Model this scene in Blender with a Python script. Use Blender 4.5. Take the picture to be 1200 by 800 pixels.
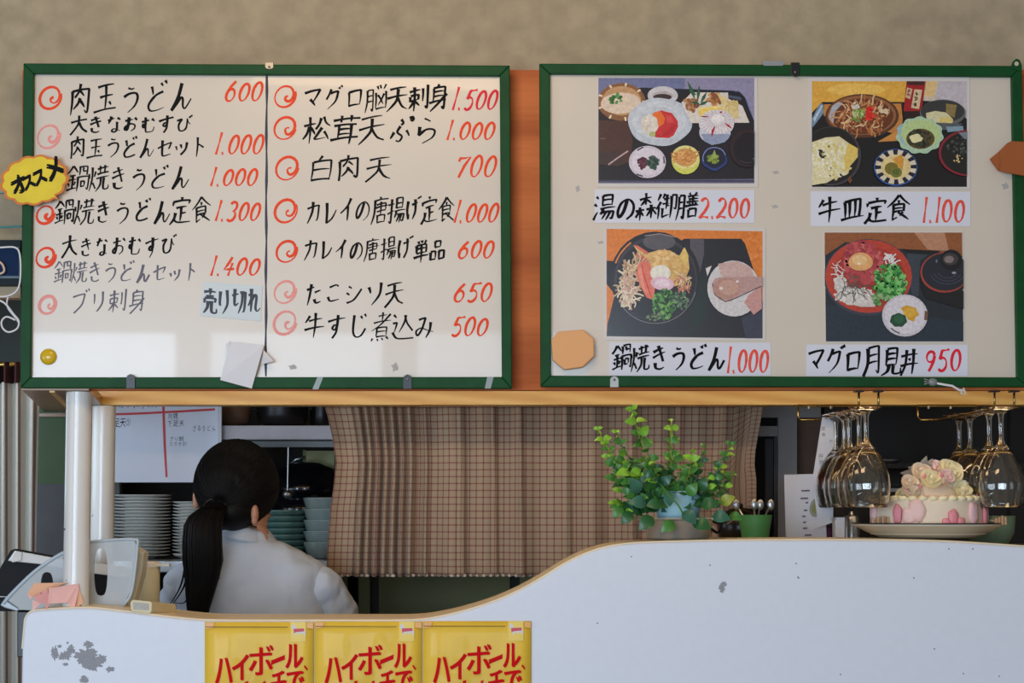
import bpy, math, random
from mathutils import Vector, Matrix, noise
for o in list(bpy.data.objects): bpy.data.objects.remove(o)
SC = bpy.context.scene
COL = SC.collection
random.seed(7)
PI = math.pi
# ------------------------------------------------------------------ camera
F = 2400.0; CAMY = -3.78; CAMZ = 1.35
TILT = math.atan(195/2400)
cd = bpy.data.cameras.new('camera'); cam = bpy.data.objects.new('camera', cd); COL.objects.link(cam)
cd.sensor_width = 36; cd.lens = 36*F/1200; cd.clip_start = .05
cam.location = (0, CAMY, CAMZ); cam.rotation_euler = (PI/2+TILT, 0, 0)
SC.camera = cam
# ------------------------------------------------------------------ world, lights, exposure
w = bpy.data.worlds.new('world'); SC.world = w; w.use_nodes = True
w.node_tree.nodes['Background'].inputs[0].default_value = (1.0, .90, .80, 1)
w.node_tree.nodes['Background'].inputs[1].default_value = .22
def area(name, loc, target, sx, sy, power, color):
    l = bpy.data.lights.new(name, 'AREA'); l.shape = 'RECTANGLE'; l.size = sx; l.size_y = sy
    l.energy = power; l.color = color
    o = bpy.data.objects.new(name, l); COL.objects.link(o); o.location = loc
    d = Vector(target)-Vector(loc); o.rotation_euler = d.to_track_quat('-Z', 'Y').to_euler()
    return o
for x, pw_ in ((-3.5, 105), (-2.35, 105), (-1.2, 74), (-.05, 52)):          # daylight windows of the dining room, behind the viewer
    area('daylight_window', (x, -7.6, 1.36), (x, 0, 1.36), .95, 1.92, pw_, (.64, .80, 1.0))
area('daylight_side_window', (-3.4, -2.2, 1.3), (-.3, .1, 1.25), 1.4, 1.2, 13, (.64, .80, 1.0))
area('ceiling_lamp', (-.3, -1.3, 2.55), (-.1, .1, 1.95), .7, .3, 7.0, (1.0, .68, .38))
l_ = area('canopy_strip_lamp', (.08, .12, 1.66), (.08, .34, 1.42), 2.1, .04, 5.0, (1.0, .72, .40))   # strip lamp inside the overhead box
area('kitchen_lamp', (-.5, .72, 2.3), (-.45, .62, 1.0), 1.4, .15, 1.8, (1.0, .84, .60))
area('kitchen_window', (-1.35, .5, 1.6), (-.5, .8, 1.35), .4, .5, 2.2, (.70, .84, 1.0))
SC.view_settings.view_transform = 'Standard'; SC.view_settings.look = 'None'
SC.view_settings.gamma = 1; SC.view_settings.use_curve_mapping = False
SC.view_settings.exposure = 0.0
SC.cycles.max_bounces = 10; SC.cycles.transmission_bounces = 10; SC.cycles.glossy_bounces = 5
SC.cycles.transparent_max_bounces = 12
SC.cycles.caustics_refractive = False; SC.cycles.caustics_reflective = False
# ------------------------------------------------------------------ where things stand
_ct, _st = math.cos(TILT), math.sin(TILT)
def P(px, py, Y=0.0):
    a = (px-600)/F; b = (400-py)/F
    d = Vector((a, -b*_st+_ct, b*_ct+_st)); k = (Y-CAMY)/d.y
    return Vector((d.x*k, Y, CAMZ+d.z*k))
def Zp(py, Y): return P(600, py, Y).z
def Xp(px, py, Y): return P(px, py, Y).x
# ------------------------------------------------------------------ materials
def lin(c):
    return tuple(((v/255)/12.92 if v/255 <= .04045 else ((v/255+.055)/1.055)**2.4) for v in c)
_mats = {}
def mat(name, rgb, rough=.6, metal=0, spec=.5, var=.06, scale=20, bump=0, bscale=120, trans=0, ior=1.45,
        coat=0, stretch=None, sub=0, alpha=1):
    if name in _mats: return _mats[name]
    m = bpy.data.materials.new(name); m.use_nodes = True; nt = m.node_tree; b = nt.nodes['Principled BSDF']
    c = lin(rgb)
    b.inputs['Roughness'].default_value = rough; b.inputs['Metallic'].default_value = metal
    b.inputs['Specular IOR Level'].default_value = spec; b.inputs['IOR'].default_value = ior
    b.inputs['Transmission Weight'].default_value = trans; b.inputs['Coat Weight'].default_value = coat
    b.inputs['Subsurface Weight'].default_value = sub
    if sub: b.inputs['Subsurface Radius'].default_value = (.01, .006, .004); b.inputs['Subsurface Scale'].default_value = .3
    b.inputs['Alpha'].default_value = alpha
    tc = nt.nodes.new('ShaderNodeTexCoord'); mp = nt.nodes.new('ShaderNodeMapping'); nt.links.new(tc.outputs['Object'], mp.inputs[0])
    if stretch: mp.inputs['Scale'].default_value = stretch
    nz = nt.nodes.new('ShaderNodeTexNoise'); nz.inputs['Scale'].default_value = scale; nz.inputs['Detail'].default_value = 5
    nt.links.new(mp.outputs[0], nz.inputs['Vector'])
    rp = nt.nodes.new('ShaderNodeValToRGB')
    rp.color_ramp.elements[0].position = .3; rp.color_ramp.elements[1].position = .7
    rp.color_ramp.elements[0].color = tuple(max(0, v*(1-var)) for v in c)+(1,)
    rp.color_ramp.elements[1].color = tuple(min(1, v*(1+var)) for v in c)+(1,)
    nt.links.new(nz.outputs['Fac'], rp.inputs[0]); nt.links.new(rp.outputs[0], b.inputs['Base Color'])
    if bump:
        n2 = nt.nodes.new('ShaderNodeTexNoise'); n2.inputs['Scale'].default_value = bscale; n2.inputs['Detail'].default_value = 4
        nt.links.new(mp.outputs[0], n2.inputs['Vector'])
        bp = nt.nodes.new('ShaderNodeBump'); bp.inputs['Strength'].default_value = bump; bp.inputs['Distance'].default_value = .002
        nt.links.new(n2.outputs['Fac'], bp.inputs['Height']); nt.links.new(bp.outputs[0], b.inputs['Normal'])
    _mats[name] = m
    return m
def wood(name, dark, light, scale=6, ring=10, rough=.4, axis='X', coat=.2, spec=.5, distort=4.0, knots=True):
    if name in _mats: return _mats[name]
    m = bpy.data.materials.new(name); m.use_nodes = True; nt = m.node_tree; b = nt.nodes['Principled BSDF']
    b.inputs['Specular IOR Level'].default_value = spec; b.inputs['Roughness'].default_value = rough; b.inputs['Coat Weight'].default_value = coat; b.inputs['Coat Roughness'].default_value = .25
    tc = nt.nodes.new('ShaderNodeTexCoord'); mp = nt.nodes.new('ShaderNodeMapping'); nt.links.new(tc.outputs['Object'], mp.inputs[0])
    mp.inputs['Scale'].default_value = {'X': (.25, 2.2, 2.2), 'Z': (2, 2, .2), 'Y': (2, .2, 2)}[axis]
    wv = nt.nodes.new('ShaderNodeTexWave'); wv.wave_type = 'BANDS'; wv.bands_direction = {'X': 'DIAGONAL', 'Z': 'X', 'Y': 'X'}[axis]
    wv.inputs['Scale'].default_value = ring; wv.inputs['Distortion'].default_value = distort; wv.inputs['Detail'].default_value = 3
    wv.inputs['Detail Scale'].default_value = 1.2
    nz = nt.nodes.new('ShaderNodeTexNoise'); nz.inputs['Scale'].default_value = scale*8; nz.inputs['Detail'].default_value = 6
    for n in (wv, nz): nt.links.new(mp.outputs[0], n.inputs['Vector'])
    mx = nt.nodes.new('ShaderNodeMath'); mx.operation = 'MULTIPLY_ADD'; mx.inputs[1].default_value = .55
    m2 = nt.nodes.new('ShaderNodeMath'); m2.operation = 'MULTIPLY'; m2.inputs[1].default_value = .45
    nt.links.new(wv.outputs['Fac'], mx.inputs[0]); nt.links.new(nz.outputs['Fac'], m2.inputs[0]); nt.links.new(m2.outputs[0], mx.inputs[2])
    rp = nt.nodes.new('ShaderNodeValToRGB'); rp.color_ramp.elements[0].color = lin(dark)+(1,); rp.color_ramp.elements[1].color = lin(light)+(1,)
    rp.color_ramp.elements[0].position = .15; rp.color_ramp.elements[1].position = .8
    nt.links.new(mx.outputs[0], rp.inputs[0]); nt.links.new(rp.outputs[0], b.inputs['Base Color'])
    _mats[name] = m
    return m
def print_mat(name, rough=.25, coat=.6):
    if name in _mats: return _mats[name]
    m = bpy.data.materials.new(name); m.use_nodes = True; nt = m.node_tree; b = nt.nodes['Principled BSDF']
    at = nt.nodes.new('ShaderNodeAttribute'); at.attribute_name = 'ink'
    nz = nt.nodes.new('ShaderNodeTexNoise'); nz.inputs['Scale'].default_value = 190; nz.inputs['Detail'].default_value = 3
    tc = nt.nodes.new('ShaderNodeTexCoord'); nt.links.new(tc.outputs['Object'], nz.inputs['Vector'])
    mr = nt.nodes.new('ShaderNodeMapRange'); mr.inputs['From Min'].default_value = .3; mr.inputs['From Max'].default_value = .7
    mr.inputs['To Min'].default_value = .84; mr.inputs['To Max'].default_value = 1.10
    nt.links.new(nz.outputs['Fac'], mr.inputs['Value'])
    vm = nt.nodes.new('ShaderNodeVectorMath'); vm.operation = 'SCALE'
    nt.links.new(at.outputs['Color'], vm.inputs[0]); nt.links.new(mr.outputs[0], vm.inputs['Scale'])
    nt.links.new(vm.outputs[0], b.inputs['Base Color'])
    b.inputs['Roughness'].default_value = rough; b.inputs['Coat Weight'].default_value = coat; b.inputs['Coat Roughness'].default_value = .15
    _mats[name] = m
    return m
def checked_cloth(name, base, line, pu, pv, base2=None, thr=.16):
    m = bpy.data.materials.new(name); m.use_nodes = True; nt = m.node_tree; b = nt.nodes['Principled BSDF']
    b.inputs['Roughness'].default_value = .9; b.inputs['Sheen Weight'].default_value = .2
    uv = nt.nodes.new('ShaderNodeUVMap'); uv.uv_map = 'UVMap'
    sp = nt.nodes.new('ShaderNodeSeparateXYZ'); nt.links.new(uv.outputs[0], sp.inputs[0])
    outs = []
    for k, per in (('X', pu), ('Y', pv)):
        if not per: continue
        a = nt.nodes.new('ShaderNodeMath'); a.operation = 'MULTIPLY'; a.inputs[1].default_value = 1/per
        f = nt.nodes.new('ShaderNodeMath'); f.operation = 'FRACT'; l = nt.nodes.new('ShaderNodeMath'); l.operation = 'LESS_THAN'; l.inputs[1].default_value = thr
        nt.links.new(sp.outputs[k], a.inputs[0]); nt.links.new(a.outputs[0], f.inputs[0]); nt.links.new(f.outputs[0], l.inputs[0])
        outs.append(l)
    if len(outs) == 2:
        mx = nt.nodes.new('ShaderNodeMath'); mx.operation = 'ADD'; nt.links.new(outs[0].outputs[0], mx.inputs[0]); nt.links.new(outs[1].outputs[0], mx.inputs[1])
        ml = nt.nodes.new('ShaderNodeMath'); ml.operation = 'MULTIPLY'; ml.inputs[1].default_value = .62; ml.use_clamp = True
        nt.links.new(mx.outputs[0], ml.inputs[0]); fac = ml
    else: fac = outs[0]
    nz = nt.nodes.new('ShaderNodeTexNoise'); nz.inputs['Scale'].default_value = 700; nt.links.new(uv.outputs[0], nz.inputs['Vector'])
    r0 = nt.nodes.new('ShaderNodeValToRGB'); bl = lin(base); b2 = lin(base2) if base2 else tuple(v*.72 for v in bl)
    r0.color_ramp.elements[0].position = .35; r0.color_ramp.elements[1].position = .65
    r0.color_ramp.elements[0].color = b2+(1,); r0.color_ramp.elements[1].color = bl+(1,)
    nt.links.new(nz.outputs['Fac'], r0.inputs[0])
    mc = nt.nodes.new('ShaderNodeMix'); mc.data_type = 'RGBA'
    nt.links.new(fac.outputs[0], mc.inputs['Factor']); nt.links.new(r0.outputs[0], mc.inputs['A']); mc.inputs['B'].default_value = lin(line)+(1,)
    nt.links.new(mc.outputs['Result'], b.inputs['Base Color'])
    bp = nt.nodes.new('ShaderNodeBump'); bp.inputs['Strength'].default_value = .3; bp.inputs['Distance'].default_value = .001
    nt.links.new(nz.outputs['Fac'], bp.inputs['Height']); nt.links.new(bp.outputs[0], b.inputs['Normal'])
    _mats[name] = m
    return m
# ------------------------------------------------------------------ mesh building
ORG = {}
def tag(o, label=None, cat=None, group=None, kind=None):
    if label: o['label'] = label
    if cat: o['category'] = cat
    if group: o['group'] = group
    if kind: o['kind'] = kind
    return o
def thing(name, label, cat, loc, group=None):
    o = bpy.data.objects.new(name, None); COL.objects.link(o); o.location = loc; o.empty_display_size = .02
    ORG[o.name] = Vector(loc)
    return tag(o, label, cat, group)
def dup(root, loc, label=None, group=None):
    r = root.copy(); COL.objects.link(r); r.location = loc
    if label: r['label'] = label
    if group: r['group'] = group
    for ch in list(root.children):
        c = ch.copy(); COL.objects.link(c); c.parent = r
        for g in list(ch.children):
            d = g.copy(); COL.objects.link(d); d.parent = c
    return r
class MB:
    def __init__(s): s.v = []; s.f = []; s.m = []; s.c = []; s.uv = None; s.cur = 0; s.ink = None
    def add(s, vs, fs):
        n = len(s.v); s.v += [tuple(p) for p in vs]
        for f in fs: s.f.append(tuple(i+n for i in f)); s.m.append(s.cur); s.c.append(s.ink)
    def box(s, x0, x1, y0, y1, z0, z1):
        s.add([(x, y, z) for x in (x0, x1) for y in (y0, y1) for z in (z0, z1)],
              [(0, 1, 3, 2), (4, 6, 7, 5), (0, 4, 5, 1), (2, 3, 7, 6), (0, 2, 6, 4), (1, 5, 7, 3)]); return s
    def prism(s, pts, d):          # outline (front) extruded by vector d (back)
        n = len(pts); d = Vector(d); a = [Vector(p) for p in pts]
        s.add(a+[p+d for p in a], [tuple(range(n)), tuple(range(2*n-1, n-1, -1))]+[(i, i+n, (i+1) % n+n, (i+1) % n) for i in range(n)]); return s
    def tube(s, path, r, n=8, cap=True):
        path = [Vector(p) for p in path]; k = len(path); R = r if isinstance(r, (list, tuple)) else [r]*k
        rings = []; up = None
        for i, p in enumerate(path):
            t = (path[min(i+1, k-1)]-path[max(i-1, 0)]).normalized()
            if up is None: up = t.orthogonal().normalized()
            up = (up-t*up.dot(t)).normalized(); w_ = t.cross(up)
            rings.append([p+(up*math.cos(a)+w_*math.sin(a))*R[i] for a in [2*PI*j/n for j in range(n)]])
        s.loft(rings, cap); return s
    def loft(s, rings, cap=True, closed=True):
        n = len(rings[0]); vs = [p for r in rings for p in r]; fs = []
        for i in range(len(rings)-1):
            for j in range(n if closed else n-1):
                fs.append((i*n+j, i*n+(j+1) % n, (i+1)*n+(j+1) % n, (i+1)*n+j))
        if cap: fs.append(tuple(range(n-1, -1, -1))); fs.append(tuple((len(rings)-1)*n+j for j in range(n)))
        s.add(vs, fs); return s
    def lathe(s, c, prof, n=24, sx=1, sy=1, cap=False, wob=None):
        c = Vector(c); rings = []
        for r, z in prof:
            rings.append([c+Vector((r*sx*math.cos(a)*(wob(a, z) if wob else 1), r*sy*math.sin(a)*(wob(a, z) if wob else 1), z)) for a in [2*PI*j/n for j in range(n)]])
        return s.loft(rings, cap)
    def ell(s, c, rx, ry, rz, n=12, k=8, rot=None, f=None):
        c = Vector(c); rings = []
        for i in range(k+1):
            t = -PI/2+PI*i/k; t = max(-PI/2+.02, min(PI/2-.02, t)); ring = []
            for j in range(n):
                a = 2*PI*j/n; p = Vector((rx*math.cos(t)*math.cos(a), ry*math.cos(t)*math.sin(a), rz*math.sin(t)))
                if rot: p = rot @ p
                if f: p = f(p)
                ring.append(c+p)
            rings.append(ring)
        return s.loft(rings, True)
    def build(s, name, mats, parent=None, smooth=False, origin=None, bevel=0, sub=0, auto=None):
        if not isinstance(mats, (list, tuple)): mats = [mats]
        if parent is not None: org = ORG[parent.name]
        elif origin is not None: org = Vector(origin)
        else:
            xs = [p[0] for p in s.v]; ys = [p[1] for p in s.v]; zs = [p[2] for p in s.v]
            org = Vector(((min(xs)+max(xs))/2, (min(ys)+max(ys))/2, min(zs)))
        me = bpy.data.meshes.new(name)
        me.from_pydata([tuple(Vector(p)-org) for p in s.v], [], s.f)
        for m in mats: me.materials.append(m)
        me.polygons.foreach_set('material_index', s.m)
        if smooth: me.polygons.foreach_set('use_smooth', [True]*len(s.f))
        if any(c is not None for c in s.c):
            at = me.color_attributes.new('ink', 'FLOAT_COLOR', 'CORNER'); buf = []
            for f, c in zip(s.f, s.c): buf += (list(c or (.5, .5, .5))+[1.0])*len(f)
            at.data.foreach_set('color', buf)
        if s.uv:
            ul = me.uv_layers.new(name='UVMap')
            for l in me.loops: ul.data[l.index].uv = s.uv[l.vertex_index]
        me.update()
        o = bpy.data.objects.new(name, me); COL.objects.link(o)
        if parent is not None: o.parent = parent; ORG[o.name] = org
        else: o.location = org; ORG[o.name] = org
        if bevel:
            b = o.modifiers.new('bevel', 'BEVEL'); b.width = bevel; b.segments = 2; b.limit_method = 'ANGLE'
        if sub: q = o.modifiers.new('sub', 'SUBSURF'); q.levels = q.render_levels = sub
        if auto: 
            for p_ in me.polygons: p_.use_smooth = True
            me.set_sharp_from_angle(angle=auto)
        return o
def struct(o): o['kind'] = 'structure'; return o
def fix_normals(o):
    import bmesh
    bm = bmesh.new(); bm.from_mesh(o.data); bmesh.ops.recalc_face_normals(bm, faces=bm.faces); bm.to_mesh(o.data); bm.free(); return o
# ------------------------------------------------------------------ flat print and marker writing
class Ink:
    """flat print: shapes given in a local picture frame, laid on a plane Y as real thin layers"""
    def __init__(s, Y, ox=0, oy=0, sc=1.0, step=.00002):
        s.Y = Y; s.ox = ox; s.oy = oy; s.sc = sc; s.mb = MB(); s.L = 1; s.step = step; s.clip = None
    def P(s, x, y, L=None):
        if s.clip: x = min(max(x, s.clip[0]), s.clip[2]); y = min(max(y, s.clip[1]), s.clip[3])
        return P(s.ox+x/s.sc, s.oy+y/s.sc, s.Y-(s.L if L is None else L)*s.step)
    def poly(s, pts, c):
        s.L += 1; s.mb.ink = lin(c) if c else None
        s.mb.add([s.P(x, y) for x, y in pts], [tuple(range(len(pts)))]); return s
    def ell(s, cx, cy, rx, ry, c, n=28, wob=0, wn=5, rot=0, ph=0):
        pts = []
        for i in range(n):
            a = 2*PI*i/n; k = 1+wob*math.sin(wn*a+ph); x = rx*k*math.cos(a); y = ry*k*math.sin(a)
            pts.append((cx+x*math.cos(rot)-y*math.sin(rot), cy+x*math.sin(rot)+y*math.cos(rot)))
        return s.poly(pts, c)
    def stroke(s, pts, w_, c, taper=True):
        s.L += 1; s.mb.ink = lin(c) if c else None
        n = len(pts); L = []; R = []
        ws = w_ if isinstance(w_, (list, tuple)) else [w_]*n
        for i in range(n):
            a = pts[max(i-1, 0)]; b = pts[min(i+1, n-1)]; dx, dy = b[0]-a[0], b[1]-a[1]; d = math.hypot(dx, dy) or 1
            h = ws[i]/2
            L.append((pts[i][0]-dy/d*h, pts[i][1]+dx/d*h)); R.append((pts[i][0]+dy/d*h, pts[i][1]-dx/d*h))
        dz = .12 if c else .25
        vs = [s.P(p[0], p[1], s.L+dz*i) for i, p in enumerate(L)]+[s.P(p[0], p[1], s.L+dz*i) for i, p in enumerate(R)]
        s.mb.add(vs, [(i, i+1, n+i+1, n+i) for i in range(n-1)]); return s
    def blobs(s, cx, cy, rx, ry, n, size, cols, rnd=None, elong=1.0):
        rnd = rnd or random.Random(int(cx*7+cy)); base = s.L
        for i in range(n):
            a = rnd.uniform(0, 2*PI); q = math.sqrt(rnd.random()); x = cx+rx*q*math.cos(a); y = cy+ry*q*math.sin(a)
            s.L = base+(i % 37)*.4
            z = size*rnd.uniform(.6, 1.3)
            s.ell(x, y, z*elong, z*.7, rnd.choice(cols), n=7, wob=.15, rot=rnd.uniform(0, PI))
        s.L = base+16; return s
    def strands(s, cx, cy, rx, ry, n, length, wd, cols, rnd=None):
        rnd = rnd or random.Random(int(cx*5+cy)); base = s.L
        for i in range(n):
            a = rnd.uniform(0, 2*PI); q = math.sqrt(rnd.random()); x = cx+rx*q*math.cos(a); y = cy+ry*q*math.sin(a)
            t = rnd.uniform(0, 2*PI); pts = []
            for k in range(6):
                pts.append((x, y)); t += rnd.uniform(-.7, .7); x += math.cos(t)*length/5; y += math.sin(t)*length/5
            s.L = base+(i % 37)*.4; s.stroke(pts, wd*rnd.uniform(.7, 1.2), rnd.choice(cols))
        s.L = base+16; return s
_cu = bpy.data.curves.new('lettering', 'FONT'); _cu.resolution_u = 3
_to = bpy.data.objects.new('lettering', _cu); COL.objects.link(_to)
_gc = {}
def glyph(ch, off=0.0):
    if (ch, off) not in _gc:
        _cu.body = ch; _cu.offset = off; bpy.context.view_layer.update()
        m = bpy.data.meshes.new_from_object(_to.evaluated_get(bpy.context.evaluated_depsgraph_get()))
        _gc[(ch, off)] = ([(v.co.x, v.co.y) for v in m.vertices], [tuple(p.vertices) for p in m.polygons]); bpy.data.meshes.remove(m)
    return _gc[(ch, off)]
def bold_copies(b):
    if b <= .004: return ((0, 0),)
    if b <= .012: return ((-b*.6, 0), (b*.6, .006))
    return ((-b*.8, -b*.3), (b*.8, b*.3), (0, b*.6))
def write(mb, plane, text, x0, x1, y0, y1, off=0.0, slant=.14, rise=0.03, rnd=None, jit=1.0, small=.86, d=.0002):
    """handwritten line: em boxes between pixel bounds of the line; plane = Y of the surface"""
    rnd = rnd or random.Random(hash_s(text)); n = len(text); W = (x1-x0)/n; H = (y1-y0)
    for i, ch in enumerate(text):
        if ch == ' ': continue
        vs, fs = glyph(ch, min(0, off))
        kana = ord(ch) < 0x3100
        sc = (small if kana else 1.0)*rnd.uniform(1-.08*jit, 1+.06*jit); rot = rnd.uniform(-.05, .07)*jit
        sx = rnd.uniform(.90, 1.06) if jit else 1; ph = rnd.uniform(0, 6.28); ox = rnd.uniform(-.05, .05)*jit; oy = rnd.uniform(-.06, .06)*jit
        w_ = 1.0 if ord(ch) > 0x2000 else .55
        for q, (bx, by) in enumerate(bold_copies(off)):
            pts = []
            for (x, y) in vs:
                nv = noise.noise_vector(Vector((x*8+ph*5, y*8, ph)))*(.024*jit)
                u = x-w_/2+bx+nv.x; v = y-.38+by+nv.y
                u += .018*jit*math.sin(v*5+ph); v += .022*jit*math.sin(u*4.5+ph*1.7)+rise*u*3
                u += slant*v
                u, v = u*math.cos(rot)-v*math.sin(rot), u*math.sin(rot)+v*math.cos(rot)
                px = x0+(i+.5+ox)*W+u*W*sc*sx*1.04; py = (y0+y1)/2-(v*sc+oy)*H-rise*(i-n/2)*W*.15
                pts.append(P(px, py, plane-d-q*.00001))
            mb.add(pts, fs)
def hash_s(t): return sum((i+1)*ord(c) for i, c in enumerate(t)) % 100003
# digits as brush strokes in a unit box (x right, y down)
def arc(cx, cy, rx, ry, a0, a1, n=14): return [(cx+rx*math.cos(a0+(a1-a0)*i/n), cy+ry*math.sin(a0+(a1-a0)*i/n)) for i in range(n+1)]
DIG = {'0': [arc(.5, .5, .36, .46, -1.9, -1.9-2*PI-.2, 22)],
       '1': [[(.55, .0), (.52, .5), (.45, 1.0)]],
       '2': [arc(.48, .28, .34, .28, -2.7, .5, 10)+[(.55, .65), (.1, .98)], [(.1, .97), (.5, .9), (.95, .95)]],
       '3': [arc(.45, .25, .33, .24, -2.6, 1.5, 10)+arc(.45, .73, .38, .26, -1.5, 2.5, 12)],
       '4': [[(.55, .0), (.3, .4), (.08, .66), (.5, .66), (.95, .62)], [(.68, .3), (.62, .7), (.58, 1.0)]],
       '5': [[(.35, .03), (.28, .28), (.22, .46)]+arc(.45, .68, .36, .30, -2.2, 2.4, 14), [(.35, .05), (.65, .04), (.95, .0)]],
       '6': [[(.65, .0), (.35, .25)]+arc(.47, .68, .34, .30, -2.8, -2.8-2*PI, 20)],
       '7': [[(.1, .25), (.12, .1), (.5, .08), (.9, .03), (.6, .45), (.4, 1.0)]],
       '9': [arc(.5, .28, .33, .26, -.3, -.3-2*PI, 20)+[(.78, .5), (.6, .8), (.45, 1.0)]],
       '.': [[(.3, .88), (.42, .93), (.5, 1.02)]]}
def price(mb, plane, text, x0, x1, y0, y1, wd=3.0, slant=.34, d=.0002):
    k = Ink(plane, step=.000012); k.L = int(d/.000012)
    wts = [.55 if c == '1' else (.5 if c == '.' else 1.0) for c in text]; tot = sum(wts); x = x0; rnd = random.Random(hash_s(text)+int(x0))
    for c, wt in zip(text, wts):
        W = (x1-x0)*wt/tot; H = y1-y0; sc = rnd.uniform(.9, 1.0) if c != '1' else 1.08
        for st in DIG[c]:
            pts = []
            Wd = W*(.92 if wt == 1 else 1)
            for u, v in st: pts.append((x+u*Wd+slant*(.6-v)*H*.8, y1-(1-v)*H*sc+rnd.uniform(-.2, .2)))
            n = len(pts); 
            # resample for smooth weight
            k.stroke(pts, [wd*(.45+.65*abs(math.sin(1.0+i/(n-1)*4.4))) for i in range(n)], None)
        x += W
    mb.v_off = 0
    mb.add(k.mb.v, k.mb.f)
def spiral(mb, plane, cx, cy, r, wd=3.0, d=.0002, sq=1.0, turns=1.85):
    k = Ink(plane, step=.000012); k.L = int(d/.000012); pts = []; n = 34
    for i in range(n):
        t = i/(n-1); a = 1.2+.35*math.sin(cx+cy*3)+t*turns*2*PI; sm_ = min(1, max(0, (t-.25)/.28)); sm_ = sm_*sm_*(3-2*sm_); q = r*(.20+.12*t+.70*sm_)
        pts.append((cx+r*.24*(1-sm_)+q*math.cos(a)*1.0+.16*q*math.sin(a), cy+r*.18*(1-sm_)-q*math.sin(a)*sq))
    k.stroke(pts, [wd*(.48+.62*abs(math.sin(.5+i*.12+cy))) for i in range(n)], None)
    mb.add(k.mb.v, k.mb.f)
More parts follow.
